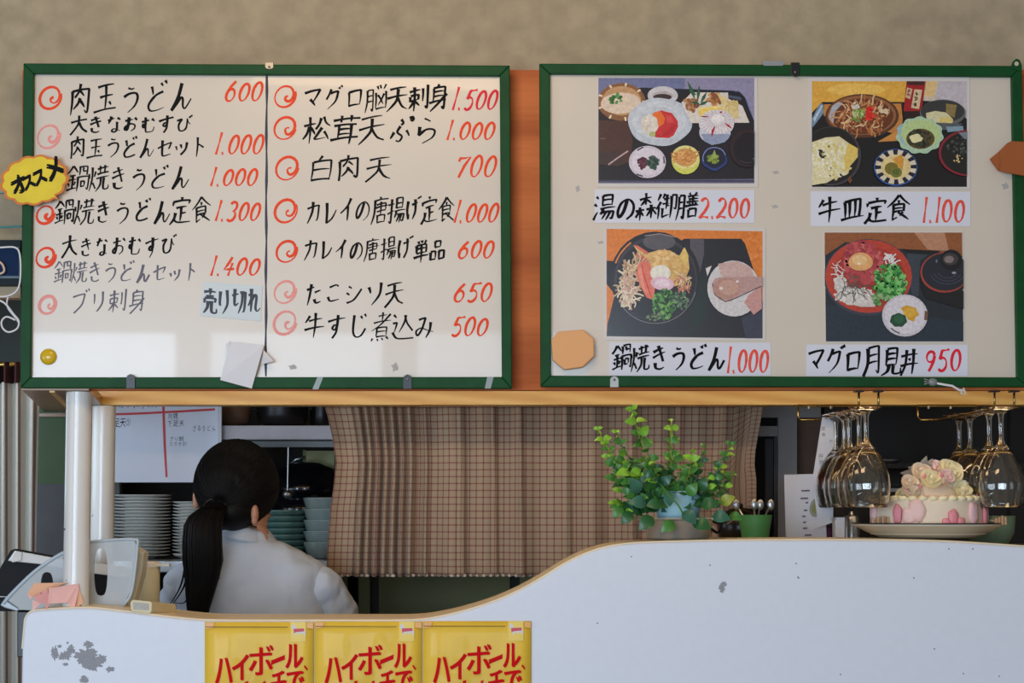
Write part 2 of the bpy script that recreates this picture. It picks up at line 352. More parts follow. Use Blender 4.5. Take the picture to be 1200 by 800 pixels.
# brush strokes of each handwritten character in a 100 x 100 box (xxyy points, a doubled point is a corner)
_ST = """
う:3512 5018 6216/1842 4034 6836 7852 6878 3898
ん:5008 3852 1492 1492 3868 5054 5862 6084 7092 9264
ど:3012 3640/7836 4644 2068 2688 5292 8288/6806 7618/8402 9214
き:2024 7016/1846 8034/4404 5632 7068/3066 3486 5694 7690
お:1430 6224/3606 3840 3670 3084 1876 2462 5048 7656 7878 5892/7214 8830
む:1230 5426/3408 3450 2664 1854 2444 3456 3680 4292 7692 8470/7022 8638
す:0828 9220/5404 5450 4464 3256 4244 5452 5276 3698
び:0826 3818 3818 2250 3084 5488 7070 7018 7018 7840 9254/8004 8814/9200 9910
な:1426 5220/3606 2044/6820 8634/6640 6650 6684 5294 3886 4876 6682 8492
セ:0848 8834 8834 7262/3614 3678 4690 8688
ッ:1848 2668/4442 5262/8038 7470 4892
ト:3806 3896/4036 7658
ブ:1424 7618 7618 6462 2494/7804 8614/9000 9810
リ:2616 2862/7010 7260 5092 4096
マ:1222 8618 8618 5464/3850 6480
グ:3808 1450/3626 7622 7622 6464 2494/7804 8614/9000 9810
ロ:2022 2284/2024 8022 8022 7684/2480 7680
ぷ:4808 5822 5030/5034 4056 6074 5292 3888/2856 1680/7452 8876/8008 8802 9410 8818 8008
ら:3808 6020/2436 2466 2466 5048 7854 7478 4096
カ:1030 8426 8426 7880 6690/4606 4250 1494
レ:3008 3090 3090 6476 8846
イ:7206 5236 1260/5636 5696
の:5222 4060 2082 1258 2828 6020 8444 8076 5494
げ:2010 1450 2290 2668/4430 8224/6608 6860 5094/8404 9012/9400 9908
た:1228 5222/3606 1694/5444 8640/5274 6292 8890
こ:2624 6018 7426/2064 3484 8082
シ:1822 3632/1050 2660/1890 5480 8840
ソ:1820 2846/8012 7458 3694
じ:3008 2868 4292 6690 8466/6018 6830/7812 8624
み:1820 5016 5016 3660 1882 1064 3254 6266 9276/7636 7468 5896
オ:1030 8828/6006 6094 4684/5632 3460 1078
ス:1620 7218 7218 5054 1288/5054 8690
メ:7808 5454 1290/2836 8082
れ:1032 3828 3828 2254 1072/2808 2894/2856 5030 6436 6076 7288 9274
り:2812 2458 3464/7008 7456 6080 4298
売:1014 8812/5002 5026/2430 7628/1440 1256/1440 8840 8840 8254/3850 3474 1096/6048 6084 7292 9290 9276
切:0634 4826/2210 2266 4658/5622 9020 9020 8480 7290/7022 6660 4696
身:4802 4012/2614 2666/2614 7614 7614 7690 6684/2830 7230/2846 7246/1066 8262/8440 5072 1898
刺:0622 5420/3004 3096/1238 1258/1238 4838 4838 4656/1258 4656/2860 0684/3260 5480/6816 6866/8806 8890 7884
肉:1824 1896/1824 8022 8022 8090 6884/4804 4426 3044/4828 6444/4848 4264 2680/5056 6878
玉:1816 8014/2648 7646/4816 4888/0690 9288/6464 7276
大:0834 9030/5004 4844 3072 0896/5042 6874 9496
鍋:2604 1420 0230/2604 3816 4828/1438 3836/0854 4252/2638 2682/1062 1674/4060 3472/0486 4680/5410 5440/5410 8810 8810 8840/7012 7026/7026 8826/5046 5096/4846 9646 9646 9490 8684/6460 6480/6460 8060 8060 8078/6478 8078
焼:2004 2046 0890/2260 3684/0626 1044/3622 3040/4414 9412/5604 5634/8004 7834/4434 9632/4048 9846/6048 5874 3896/7648 7484 8292 9690 9878
定:5002 5012/1418 1232/1418 8818 8818 8430/2840 7438/5040 5088/5062 7660/2856 2476 0696/2080 4092 9694
食:5002 3024 0642/5002 7224 9642/5020 5032/2836 2890/2836 7236 7236 7262/2850 7050/2864 7262/2890 4882/7064 5878/4864 7280 9496
脳:1414 1460 0696/1414 3814 3814 3890 3084/1636 3636/1658 3658/5606 6220/7004 7418/9404 8420/5230 5290/5290 9490/9430 9494/6038 8476/8638 6078
天:1616 8414/0848 9244/5018 4856 3078 0896/5048 7080 9494
松:0432 4630/2604 2696/2436 1660 0276/2840 4466/6414 5834 4650/7410 8232 9846/6848 5270 4484 8284/7662 9292
茸:0816 9414/3404 3426/6604 6626/1434 8634/3034 3080/6834 6898/3048 6848/3062 6862/0680 9476
白:4804 3620/2024 2094/2024 7822 7822 7894/2054 7654/2090 7890
唐:5002 5012/1414 9014/2014 1860 0496/3028 7826 7826 7850/2440 9238/3252 7850/5218 5266/3666 3694/3668 7468 7468 7294/3692 7492
揚:0426 3824/2204 2288 1084/0460 3850/5006 5044/5006 8206 8206 8244/5024 8224/5042 8242/4054 9852/5256 4278/5466 9266 9266 8690 7688/6866 5292/8066 6896
単:3002 3614/5000 5212/7802 6816/2020 2054/2020 7820 7820 7854/2036 7836/2054 7854/5020 5098/0672 9470
品:3408 3434/3408 6808 6808 6834/3434 6834/1054 1090/1054 4054 4054 4090/1090 4090/6054 6090/6054 9254 9254 9290/6090 9290
牛:2812 1036/2430 8226/0860 9456/5004 5096
煮:3412 7010/5200 5232/1634 8830/8408 5040 1262/3252 3284/3252 7452 7452 7484/3268 7468/3284 7484/1888 1298/3890 4299/5890 6498/7688 8698
込:1008 2220/0838 2436 2436 1668/1068 2688 5294 9696/5814 5438 3670/5614 6640 9270
湯:1008 2018/0432 1642/0690 2262/4006 4044/4006 8206 8206 8244/4024 8224/4042 8242/3054 9852/4656 3474/4266 9266 9266 8690 7688/6066 4292/7666 5896
森:2424 7622/5004 5046/4826 2644/5226 7644/0662 4462/2450 2498/2264 0686/2664 4284/5462 9662/7450 7498/7264 5486/7664 9888
御:2004 0828/2432 0458/1650 1696/3804 3222/3424 6022/4806 4860/3240 6240/4850 6250/3256 3290/3090 6282/7014 7096/7014 9214 9214 9264 8260
膳:1012 1060 0296/1012 3212 3212 3290 2484/1234 3034/1256 3056/5404 6012/8604 7812/4816 9416/5026 9226/4436 9836/7014 7046/5640 6048/8640 8048/4050 9850/5662 5692/5662 8862 8862 8892/5690 8890
皿:1822 2080/1822 8220 8220 7880/3822 3880/6022 5880/0484 9684
月:2808 2860 0898/2808 7808 7808 7894 6686/3034 7634/3058 7658
見:2606 2662/2606 7406 7406 7462/2824 7224/2842 7242/2662 7462/4064 3484 0696/6064 6088 7294 9692 9676
丼:0830 9228/0664 9662/3206 3060 1098/6806 6898/4840 5250
"""
BR = {l[0]: [[(int(q[:2]), int(q[2:])) for q in s.split()] for s in l[2:].split('/')] for l in _ST.strip().splitlines()}
def _cat(pts, k=5):
    if len(pts) == 2:
        (a, b), (c, d) = pts; mx, my = (a+c)/2+(d-b)*.03, (b+d)/2-(c-a)*.03; pts = [pts[0], (mx, my), pts[1]]; k = 4
    out = []
    for i in range(len(pts)-1):
        p0 = pts[max(i-1, 0)]; p1_ = pts[i]; p2_ = pts[i+1]; p3_ = pts[min(i+2, len(pts)-1)]
        for j in range(k):
            t = j/k; out.append(tuple(.5*((2*p1_[a])+(-p0[a]+p2_[a])*t+(2*p0[a]-5*p1_[a]+4*p2_[a]-p3_[a])*t*t+(-p0[a]+3*p1_[a]-3*p2_[a]+p3_[a])*t**3) for a in (0, 1)))
    out.append(pts[-1]); return out
def brush(mb, plane, text, x0, x1, y0, y1, wd=2.6, slant=.10, rise=.07, small=.9, d=.0002):
    """handwriting: every stroke a tapering brush ribbon"""
    rnd = random.Random(hash_s(text)+int(x0)); n = len(text); Wc = (x1-x0)/n; H = y1-y0; k = Ink(plane, step=.000012); L0 = int(d/.000012)
    for i, ch in enumerate(text):
        sc = (small if ord(ch) < 0x3100 else 1.0)*rnd.uniform(1.0, 1.13); rot = rnd.uniform(-.05, .06); oy = rnd.uniform(-.05, .05)*H; ox = rnd.uniform(-.04, .04)*Wc
        wz = wd*(.86 if len(BR[ch]) > 9 else 1.05)
        for si, stv in enumerate(BR[ch]):
            segs = [[stv[0]]]
            for a, b in zip(stv, stv[1:]):
                if a == b: segs.append([b])
                else: segs[-1].append(b)
            pts = []; corner = []
            for sg in segs:
                if len(sg) < 2: continue
                c = _cat(sg); pts += c if not pts else c
            jx, jy = rnd.uniform(-1.5, 1.5), rnd.uniform(-1.5, 1.5); N = len(pts); out = []; ws = []
            heavy = rnd.uniform(.85, 1.15); fin = rnd.choice((.25, .4, .8, .35))
            for q, (x, y) in enumerate(pts):
                u = (x+jx-50)/100; v = (50-y-jy)/100; v += rise*u*2; u += slant*v; u, v = u*math.cos(rot)-v*math.sin(rot), u*math.sin(rot)+v*math.cos(rot)
                out.append((x0+(i+.5)*Wc+ox+u*Wc*sc*1.0, (y0+y1)/2+oy-v*H*sc-rise*(i-n/2)*Wc*.12))
                t = q/(N-1); horiz = abs(pts[min(q+1, N-1)][0]-pts[max(q-1, 0)][0]) > abs(pts[min(q+1, N-1)][1]-pts[max(q-1, 0)][1])*1.5
                ws.append(wz*heavy*((1.15-.35*math.sin(min(1, t*1.6)*PI*.5)) if t < .62 else (.80-(.80-fin)*((t-.62)/.38)))*(.82 if horiz else 1.05))
            k.L = L0+(si % 20)*2+((i % 2)*.7); k.stroke(out, ws, None)
    mb.add(k.mb.v, k.mb.f)
# ================================================================== materials used
M_wall = mat('wallpaper', (164, 149, 122), rough=.95, var=.13, scale=26, bump=.25, bscale=160)
M_fascia = wood('reddish_fir', (172, 88, 42), (210, 118, 62), ring=1.3, rough=.6, coat=0, spec=.2, distort=11.0, scale=9)
M_soffit = wood('pale_spruce', (226, 170, 82), (244, 202, 116), ring=9, rough=.42, distort=2.0)
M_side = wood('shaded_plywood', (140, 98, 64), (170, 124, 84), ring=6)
M_part = mat('white_laminate', (220, 225, 235), rough=.42, var=.015, scale=60, bump=.05, bscale=500)
M_edge = mat('cream_edge', (236, 220, 188), rough=.4, var=.03)
M_green = mat('green_lacquered_frame', (10, 68, 28), rough=.5, spec=.22, var=.14, scale=30, bump=.1, bscale=90)
M_board = mat('whiteboard_enamel', (212, 200, 183), rough=.27, var=.015, scale=12, bump=.05, bscale=10, spec=.55, coat=.3)
M_black = mat('black_plastic', (18, 18, 20), rough=.35)
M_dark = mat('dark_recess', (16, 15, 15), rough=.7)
M_ink = mat('black_marker', (8, 7, 8), rough=.6, spec=.15, var=.3, scale=200)
M_ink2 = mat('greyed_black_ink', (84, 76, 88), rough=.45, var=.3, scale=160)  # window glare over lower-left menu lines put into the colour; also specks, print
M_red = mat('orange_red_marker', (232, 72, 30), rough=.5, spec=.2, var=.18, scale=200)
M_red2 = mat('crimson_marker', (222, 40, 56), rough=.5, spec=.2, var=.15, scale=200)
M_pink = mat('faded_red_marker', (228, 140, 128), rough=.45, var=.12, scale=200)
M_paper = mat('white_paper', (220, 219, 222), rough=.7, var=.02)
M_lam = mat('laminate_margin', (212, 206, 200), rough=.22, var=.02, coat=.5)
M_steel = mat('brushed_steel', (178, 180, 182), rough=.3, metal=.9, var=.08, scale=60, stretch=(1, 1, 12))
M_brass = mat('brass_wire', (176, 146, 82), rough=.25, metal=1)
M_post = mat('white_painted_post', (226, 224, 218), rough=.3, var=.02, scale=9, coat=.3)
M_screw = mat('screw_metal', (140, 132, 118), rough=.35, metal=.9)
M_tape = mat('clear_tape', (170, 180, 176), rough=.2, alpha=.45)
M_glass = mat('clear_glass', (250, 250, 248), rough=.0, trans=1, ior=1.46, var=0)
PR = print_mat('printed_ink')
# ================================================================== large structure
KY = 2.3
def quadslab(name, pts, Y, th, m):
    b = MB(); b.prism([P(x, y, Y) for x, y in pts], (0, th, 0)); return b.build(name, m)
zs = Zp(457, 0)                                                      # underside of the canopy
struct(MB().box(-3, 3, CAMY+3.84, CAMY+3.90, Zp(342, .06), 2.75).build('wall_back', M_wall))
fy = .03
struct(quadslab('trim_1', [(26, 82), (1215, 82), (1215, 457), (26, 457)], fy, .03, M_fascia))
z1 = zs; x0 = Xp(92, 470, .55); x1 = Xp(1330, 457, 0)
struct(MB().box(x0, x1, .55, .62, z1, z1+.09).build('trim_2', M_soffit, bevel=.002))     # rear header beam, seen under the board frames
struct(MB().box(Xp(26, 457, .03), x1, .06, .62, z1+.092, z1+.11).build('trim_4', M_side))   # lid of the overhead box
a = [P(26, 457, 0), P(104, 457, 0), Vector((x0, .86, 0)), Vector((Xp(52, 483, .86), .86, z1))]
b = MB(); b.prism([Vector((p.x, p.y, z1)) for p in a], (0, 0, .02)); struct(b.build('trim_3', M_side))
b = MB(); b.prism([P(58, 457, .02)-Vector((0, 0, .004)), P(64, 457, .02)-Vector((0, 0, .004)), Vector((Xp(86, 480, .7), .7, z1-.004)), Vector((Xp(80, 480, .7), .7, z1-.004))], (0, 0, .004)); struct(b.build('trim_10', M_soffit))
struct(MB().box(-3.2, 3.2, 0.0, KY+.1, -.05, 0).build('floor', mat('grey_floor', (110, 106, 100), var=.1)))
struct(MB().box(-3.2, 3.2, 0.1, KY+.1, 2.75, 2.8).build('ceiling', mat('kitchen_ceiling', (190, 188, 180))))
struct(MB().box(-3.2, 3.2, KY, KY+.06, 0, 2.75).build('wall_kitchen', mat('kitchen_wall', (96, 92, 80), var=.2, scale=3)))
struct(MB().box(-3.2, -3.15, .1, KY, 0, 2.75).build('wall_left', mat('kitchen_side', (120, 116, 104))))
struct(MB().box(3.15, 3.2, .1, KY, 0, 2.75).build('wall_right', mat('kitchen_side', (120, 116, 104))))
# ------------------------------------------------------------------ curved white partition
top = [(29, 726), (33, 719), (42, 715.5), (70, 713.5), (105, 712.5), (140, 716), (180, 721), (215, 725), (245, 727), (300, 727.5),
       (360, 727.5), (430, 727.5), (485, 727), (515, 723), (545, 716), (575, 706.5), (605, 694), (635, 677.5), (660, 662), (685, 649.5), (710, 641.5),
       (740, 637), (790, 635), (860, 633.5), (950, 633), (1040, 633.5), (1110, 635), (1170, 638.5), (1230, 643), (1330, 652)]
def smoothline(pts, k=4):
    out = []
    for i in range(len(pts)-1):
        p0 = pts[max(i-1, 0)]; p1 = pts[i]; p2 = pts[i+1]; p3 = pts[min(i+2, len(pts)-1)]
        for j in range(k):
            t = j/k
            out.append(tuple(.5*((2*p1[a])+(-p0[a]+p2[a])*t+(2*p0[a]-5*p1[a]+4*p2[a]-p3[a])*t*t+(-p0[a]+3*p1[a]-3*p2[a]+p3[a])*t**3) for a in range(len(p1))))
    out.append(pts[-1]); return out
TH = .20
tp = [P(x, y, 0) for x, y in smoothline(top)]
xl = Xp(26.5, 735, 0); outl = [Vector((xl, 0, 0)), Vector((xl, 0, Zp(760, 0)))]+tp+[Vector((tp[-1].x, 0, 0))]
part = thing('counter_partition', 'tall white laminate counter partition with a wavy cream-edged top, beneath the wine glasses', 'partition', (tp[0].x, .1, 0))
r_ = .004
b = MB(); b.prism(outl, (0, TH, 0)); o = b.build('panel', M_part, part, bevel=.0035); 
for p_ in o.data.polygons: p_.use_smooth = False
b = MB()                                                             # cream edge strip following the curve
rings = []
cv = outl[1:-1]
for i, p in enumerate(cv):
    t = (cv[min(i+1, len(cv)-1)]-cv[max(i-1, 0)]).normalized(); n = Vector((-t.z, 0, t.x))
    if n.z < 0 and i > 1: n = -n
    if i <= 1: n = Vector((-1, 0, 0))
    h = .0032
    rings.append([p+Vector((0, .003, 0))+n*0, p+Vector((0, .004, 0))+n*h*.8, p+Vector((0, .008, 0))+n*h, p+Vector((0, TH-.008, 0))+n*h, p+Vector((0, TH-.003, 0))+n*0])
b.loft(rings, cap=True, closed=True); b.build('edge_strip', M_edge, part, auto=.6)
# worn patches where the laminate has flaked
M_flake = mat('flaked_grey', (150, 152, 158), rough=.8, var=.12, scale=300)
rnd = random.Random(3)
for k, (cx, cy, rx, ry) in enumerate([(101, 769, 15, 11), (108, 778, 12, 9), (76, 768, 9, 6), (64, 765, 5, 9), (119, 772, 7, 6), (104, 755, 6, 5), (83, 761, 5, 6),
                                      (129, 784, 6, 4), (99, 796, 6, 5), (77, 778, 4, 2), (846, 688, 4, 7), (70, 757, 3, 2), (79, 753, 1.5, 1.5), (849, 684, 3, 3)]):
    kk = Ink(0, step=.00015); pts = []
    nn = 34
    for i in range(nn):
        a = 2*PI*i/nn; q = rnd.uniform(.55, 1.12)
        pts.append((cx+rx*q*math.cos(a), cy+ry*q*math.sin(a)))
    kk.L = 1+k*.2; kk.poly(pts, None); kk.mb.build('flaked_patch', M_flake, part)
b = Ink(0, step=.00015)
for (x, y) in [(933, 660), (1112, 643), (1140, 643), (936, 677), (1071, 677), (1171, 792), (1129, 789), (935, 676), (832, 662), (740, 652), (1095, 760), (700, 730), (985, 790)]:
    b.L = 1; b.ell(x, y, .9, .8, None, n=6)
b.mb.build('speck', M_ink2, part)['kind'] = 'stuff'
# ================================================================== white posts
def post(px0, px1, pyt, pyb, Y, label, dots):
    xa, xb = Xp(px0, 600, Y), Xp(px1, 600, Y); r = (xb-xa)/2; x = (xa+xb)/2
    za = Zp(pyb, Y); t = thing('white_post', label, 'post', (x, Y, za))
    MB().lathe((x, Y, za), [(r*1.0, 0), (r, .002), (r, zs-za-.001)], 40, cap=True).build('shaft', M_post, t, auto=.8)
    MB().lathe((x, Y, za), [(r*1.03, -.0005), (r*1.05, .001), (r*1.01, .005)], 40, cap=True).build('foot_ring', M_edge, t, auto=.8)
    for (qx, qy, s) in dots:
        u = (qx-(px0+px1)/2)/((px1-px0)/2); a = math.asin(max(-.95, min(.95, u)))
        z = Zp(qy, Y-r)
        MB().ell((x+r*math.sin(a), Y-r*math.cos(a), z), .0016*s, .0008, .001*s, 7, 4).build('paint_chip', M_ink, t)
    return t
post(75.5, 105.5, 457, 712.5, .045, 'nearer and left of the two white round posts, a pink paper pig at its foot', [(78.5, 620, 1.6), (76, 654, .9), (82, 680, 1), (98, 710, 2.4)])
post(106.5, 133.8, 475, 760, .575, 'white round post right of and behind the nearer one, beside the kitchen memo board', [(111, 604, 1.2), (108, 605, .7)])
# ================================================================== menu boards
BY = -.004
def board(name, label, outer, inner, org):
    t = thing(name, label, 'whiteboard', org)
    ou = [P(x, y, BY-.012) for x, y in outer]; inn = [P(x, y, BY-.012) for x, y in inner]
    for k, nm in enumerate(('top', 'right', 'bottom', 'left')):
        j = (k+1) % 4
        b = MB(); b.prism([ou[k], ou[j], inn[j], inn[k]], (0, .024, 0)); b.build('frame_rail', M_green, t, bevel=.0018)
    b = MB(); b.prism([P(x, y, BY) for x, y in inner], (0, .008, 0)); b.build('writing_surface', M_board, t)
    return t
LB = board('menu_whiteboard', 'green-framed whiteboard on the left, handwritten menu in two columns of black and red marker', [(27.3, 74), (597.4, 76.5), (600, 455), (23.6, 454.5)],
           [(39.2, 86), (585.5, 88.7), (588, 441.5), (35.6, 442)], P(312, 455, BY))
RB = board('menu_whiteboard', 'green-framed whiteboard on the right with four food photos stuck on it', [(632, 74.3), (1197.6, 77), (1205, 453), (633.4, 452.8)],
           [(644.5, 86.3), (1185.7, 89.5), (1192, 442), (645.8, 440)], P(915, 455, BY))
b = MB(); pts = [(1184, 80), (1187, 72), (1191, 68.5), (1195, 70), (1197.6, 76), (1197.6, 84)]
b.prism([P(x, y, BY-.014) for x, y in pts], (0, .003, 0)); b.build('hanging_lug', M_green, RB, bevel=.0008)
b = MB(); c_ = P(1191.3, 74.6, BY-.0146); ring = [c_+Vector((.0042*math.cos(a), 0, .0042*math.sin(a))) for a in [2*PI*i/14 for i in range(14)]]
b.prism(ring, (0, .0008, 0)); b.build('lug_hole', mat('hole_showing_wall', (190, 178, 152)), RB)
# divider
b = Ink(BY); b.L = 6
pts = [(312.6+.3*math.sin(i*1.3)-i*.06, 89+i*17.6) for i in range(21)]
b.stroke(pts, [2.7+.9*math.sin(i*2.1) for i in range(21)], None); b.mb.build('divider_line', mat('navy_tape', (32, 28, 54), rough=.5), LB)
LINES = [  # text, x0, x1, y0, y1, weight, ink
 ('肉玉うどん', 80, 226, 95, 132, .006, M_ink), ('大きなおむすび', 82, 225, 135, 156, .014, M_ink), ('肉玉うどんセット', 82, 243, 160, 185, .006, M_ink),
 ('鍋焼きうどん', 80, 222, 194, 224, .004, M_ink), ('鍋焼きうどん定食', 64, 246, 233, 263, .004, M_ink),
 ('大きなおむすび', 72, 206, 276, 301, .008, M_ink), ('鍋焼きうどんセット', 64, 234, 306, 331, .0, M_ink2), ('ブリ刺身', 82, 172, 339, 367, -.012, M_ink2),
 ('マグロ脳天刺身', 354, 527, 101, 130, .004, M_ink), ('松茸天ぷら', 355, 517, 135, 168, .006, M_ink), ('白肉天', 359, 460, 181, 212, .0, M_ink),
 ('カレイの唐揚げ定食', 358, 532, 232, 261, .004, M_ink), ('カレイの唐揚げ', 355, 482, 279, 305, .006, M_ink), ('単品', 485, 522, 281, 306, .018, M_ink),
 ('たこシソ天', 356, 474, 328, 358, .004, M_ink), ('牛すじ煮込み', 356, 510, 366, 397, .002, M_ink)]
for tx, xa, xb, ya, yb, wt, m in LINES:
    b = MB(); brush(b, BY, tx, xa, xb, ya, yb, wd=(2.7+wt*55 if yb-ya > 27 else 2.3+wt*40)); b.build('menu_writing', m, LB)
PRC = [('600', 264, 309, 95, 119, M_red), ('1.000', 252, 310, 157, 181, M_red), ('1.000', 246, 303, 197, 218, M_red), ('1.300', 252, 306, 236, 259, M_red),
       ('1.400', 246, 306, 301, 323, M_red), ('1.500', 530, 584, 104, 129, M_red2), ('1.000', 523, 581, 142, 164, M_red), ('700', 534, 583, 181, 208, M_red),
       ('1.000', 532, 585, 236, 261, M_red), ('600', 537, 580, 281, 303, M_red), ('650', 532, 578, 331, 354, M_red), ('500', 529, 573, 371, 394, M_red)]
for tx, xa, xb, ya, yb, m in PRC:
    b = MB(); price(b, BY, tx, xa, xb, ya, yb, wd=3.0); b.build('price_writing', m, LB)
for cx, cy, r, m in [(59, 114.5, 12.5, M_red), (57, 160, 13, M_pink), (53, 251.5, 10, M_red), (53.5, 301.5, 11, M_red), (56, 357, 10, M_pink), (334, 113, 12, M_red),
                     (334, 150, 12.5, M_red), (336.5, 197, 13, M_red), (335, 247, 13, M_red), (336, 294.5, 12, M_red), (334, 342, 12.5, M_red if 0 else M_pink), (334, 378, 13, M_pink)]:
    b = MB(); spiral(b, BY, cx, cy, r, wd=3.2 if r > 11 else 3.8, sq=1.05); b.build('swirl_mark', m, LB)
for (bd, pts) in ((LB, [(343, 430, 5, 3), (463, 430, 4, 5)]), (RB, [(677, 221, 2.5, 4), (704, 284, 4, 1.5), (909, 202, 4, 2), (908, 242, 4, 2), (1178, 218, 4, 4)])):
    for (x, y, rx, ry) in pts:
        k = Ink(BY); k.L = 4; k.ell(x, y, rx, ry, None, n=9, wob=.35, wn=4); k.mb.build('glue_residue', mat('grey_residue', (172, 166, 164), var=.2, scale=400), bd)
# ------------------------------------------------------------------ things on the left board
def sheet(pts, Y, th=.0006): b = MB(); b.prism([P(x, y, Y) for x, y in pts], (0, th, 0)); return b
t = thing('paper_slip', 'pale slip reading sold out, stuck on the left menu board beside the centre line', 'paper slip', P(270, 374, BY-.001))
sheet([(238.5, 330), (307.5, 335), (305.5, 376), (234, 370)], BY-.0012).build('slip', mat('pale_slip', (206, 216, 218), rough=.6, var=.02), t)
b = MB(); brush(b, BY-.0012, '売り切れ', 237, 306, 337, 367, wd=3.4, rise=-.03, small=.95, slant=.05); b.build('slip_writing', M_ink2 if 0 else mat('soft_black', (44, 42, 54), rough=.5), t)
c_ = P(57, 418, BY); rm = 9.6*1.576e-3
b = MB(); prof = [(rm, 0), (rm, .003), (rm*.93, .006), (rm*.62, .0088), (.0004, .0098)]
b.loft([[c_+Vector((r*math.cos(a), -h, r*math.sin(a))) for a in [2*PI*i/28 for i in range(28)]] for r, h in prof], True)
tag(fix_normals(b.build('round_magnet', mat('yellow_plastic', (214, 176, 22), rough=.25, coat=.5, var=.02), smooth=True)), 'shiny yellow round magnet at the lower left of the menu board', 'magnet')
# folded white paper
t = thing('folded_paper', 'blank white folded paper ornament at the foot of the left board centre line', 'paper ornament', P(285, 455, -.02))
b = MB(); yy = BY-.016
A = [P(270, 400, yy), P(309, 405, yy-.004), P(295, 455, yy), P(258, 445, yy-.003), P(283, 425, yy-.007)]
b.add(A+[p+Vector((0, .004, 0)) for p in A], [(0, 1, 4), (1, 2, 4), (2, 3, 4), (3, 0, 4), (5, 6, 7, 8), (0, 5, 6, 1), (1, 6, 7, 2), (2, 7, 8, 3), (3, 8, 5, 0)])
fix_normals(b.build('folded_face', M_paper, t))
b = MB(); A = [P(309, 410, yy), P(321, 423, yy-.004), P(306, 427, yy), P(310, 419, yy-.006)]
b.add(A+[p+Vector((0, .003, 0)) for p in A[:3]], [(0, 1, 3), (1, 2, 3), (2, 0, 3), (4, 5, 6), (0, 4, 5, 1), (1, 5, 6, 2)]); fix_normals(b.build('folded_tip', M_paper, t))
b = MB(); A = [P(265, 403, yy), P(270, 399, yy-.003), P(268, 412, yy), P(264, 409, yy)]
b.prism(A, (0, .002, 0)); b.build('folded_corner', M_paper, t)
# yellow burst sign
t = thing('burst_sign', 'yellow cloud-shaped card with orange rim and black lettering, overlapping the left board edge', 'sign', P(40, 244, -.03))
def burst(k, sx=1.0):
    pts = []
    c = (40.0, 211.0)
    for i in range(96):
        a = 2*PI*i/96; q = 1+.085*abs(math.sin(a*6.5))-.03
        x = 37.5*q*math.cos(a)*k; y = 27*q*math.sin(a)*k
        rr = -.20
        px, py = c[0]+x*math.cos(rr)-y*math.sin(rr), c[1]+x*math.sin(rr)+y*math.cos(rr)
        if i == 16: px, py = (68.5, 233.5) if k > .98 else (65, 231)
        pts.append((px, py))
    return pts
sheet(burst(1.04), -.026, .0015).build('orange_rim', mat('orange_card', (212, 120, 42), rough=.6), t)
sheet(burst(.955), -.0266, .0006).build('yellow_face', mat('yellow_card', (226, 200, 40), rough=.6, var=.08, scale=30), t)
b = MB()
for ch, x, y, s in (('オ', 22, 216, 21), ('ス', 33, 213, 17), ('ス', 46, 207, 18), ('メ', 63, 197, 25)):
    vs, fs = glyph(ch, 0); rr = .42
    for q, (bx, by) in enumerate(((-.055, -.03), (.055, .03), (0, .06), (0, -.06), (.03, -.05))):
        pts = []
        for u, v in vs:
            u += bx-.5; v += by-.38; pts.append(P(x+s*(u*math.cos(rr)-v*math.sin(rr)), y-s*1.15*(u*math.sin(rr)+v*math.cos(rr)), -.0268-q*.00001))
        b.add(pts, fs)
b.build('sign_lettering', M_ink, t)
# bolt, clips, tapes
def lug(px, py, label, m, w_=5, h=8, name='board_clip', cat='clip', rounded='top'):
    t = thing(name, label, cat, P(px, py+h/2, -.02))
    pts = [(-w_, h), (w_, h), (w_, -h*.4), (w_*.7, -h*.8), (0, -h), (-w_*.7, -h*.8), (-w_, -h*.4)]
    s = 1 if rounded == 'top' else -1
    b = MB(); b.prism([P(px+x, py+y*s, -.0185) for x, y in pts], (0, .003, 0)); b.build('plate', m, t, bevel=.0006)
    c = P(px, py-h*.35*s, -.019); MB().ell(c, .0024, .0012, .0024, 8, 5).build('screw', M_screw, t, smooth=True)
lug(153, 446.5, 'black plastic clip on the bottom rail of the left board, toward its left end', M_black, 5.3, 8.6)
lug(477.5, 447, 'black plastic clip on the bottom rail of the left board, right of its centre', M_black, 5.3, 8.6)
lug(932, 81.5, 'black plastic clip over the top rail of the right board', M_black, 5.2, 8.4, rounded='bottom')
lug(720, 447, 'translucent grey clip on the bottom rail of the right board', mat('milky_plastic', (176, 182, 180), rough=.3), 5, 6.5)
lug(315.5, 77, 'small metal bracket at the top centre of the left board', M_screw, 5, 4.2, rounded='bottom', name='metal_bracket', cat='bracket')
b = sheet([(893, 71.5), (917, 71.5), (919, 75), (917, 77), (895, 77)], -.0185, .003)
tag(b.build('metal_bracket', M_steel), 'flat shiny metal strip at the top centre of the right board', 'bracket')
tag(sheet([(372, 441.5), (379, 441.5), (373, 456), (366, 456)], -.0172).build('adhesive_tape', M_tape), 'strip of clear tape on the left board bottom rail, near the folded white paper', 'tape')
tag(sheet([(571, 441.5), (578.5, 441.5), (575, 455), (568, 455)], -.0172).build('adhesive_tape', M_tape), 'strip of clear tape on the left board bottom rail, at its right corner', 'tape')
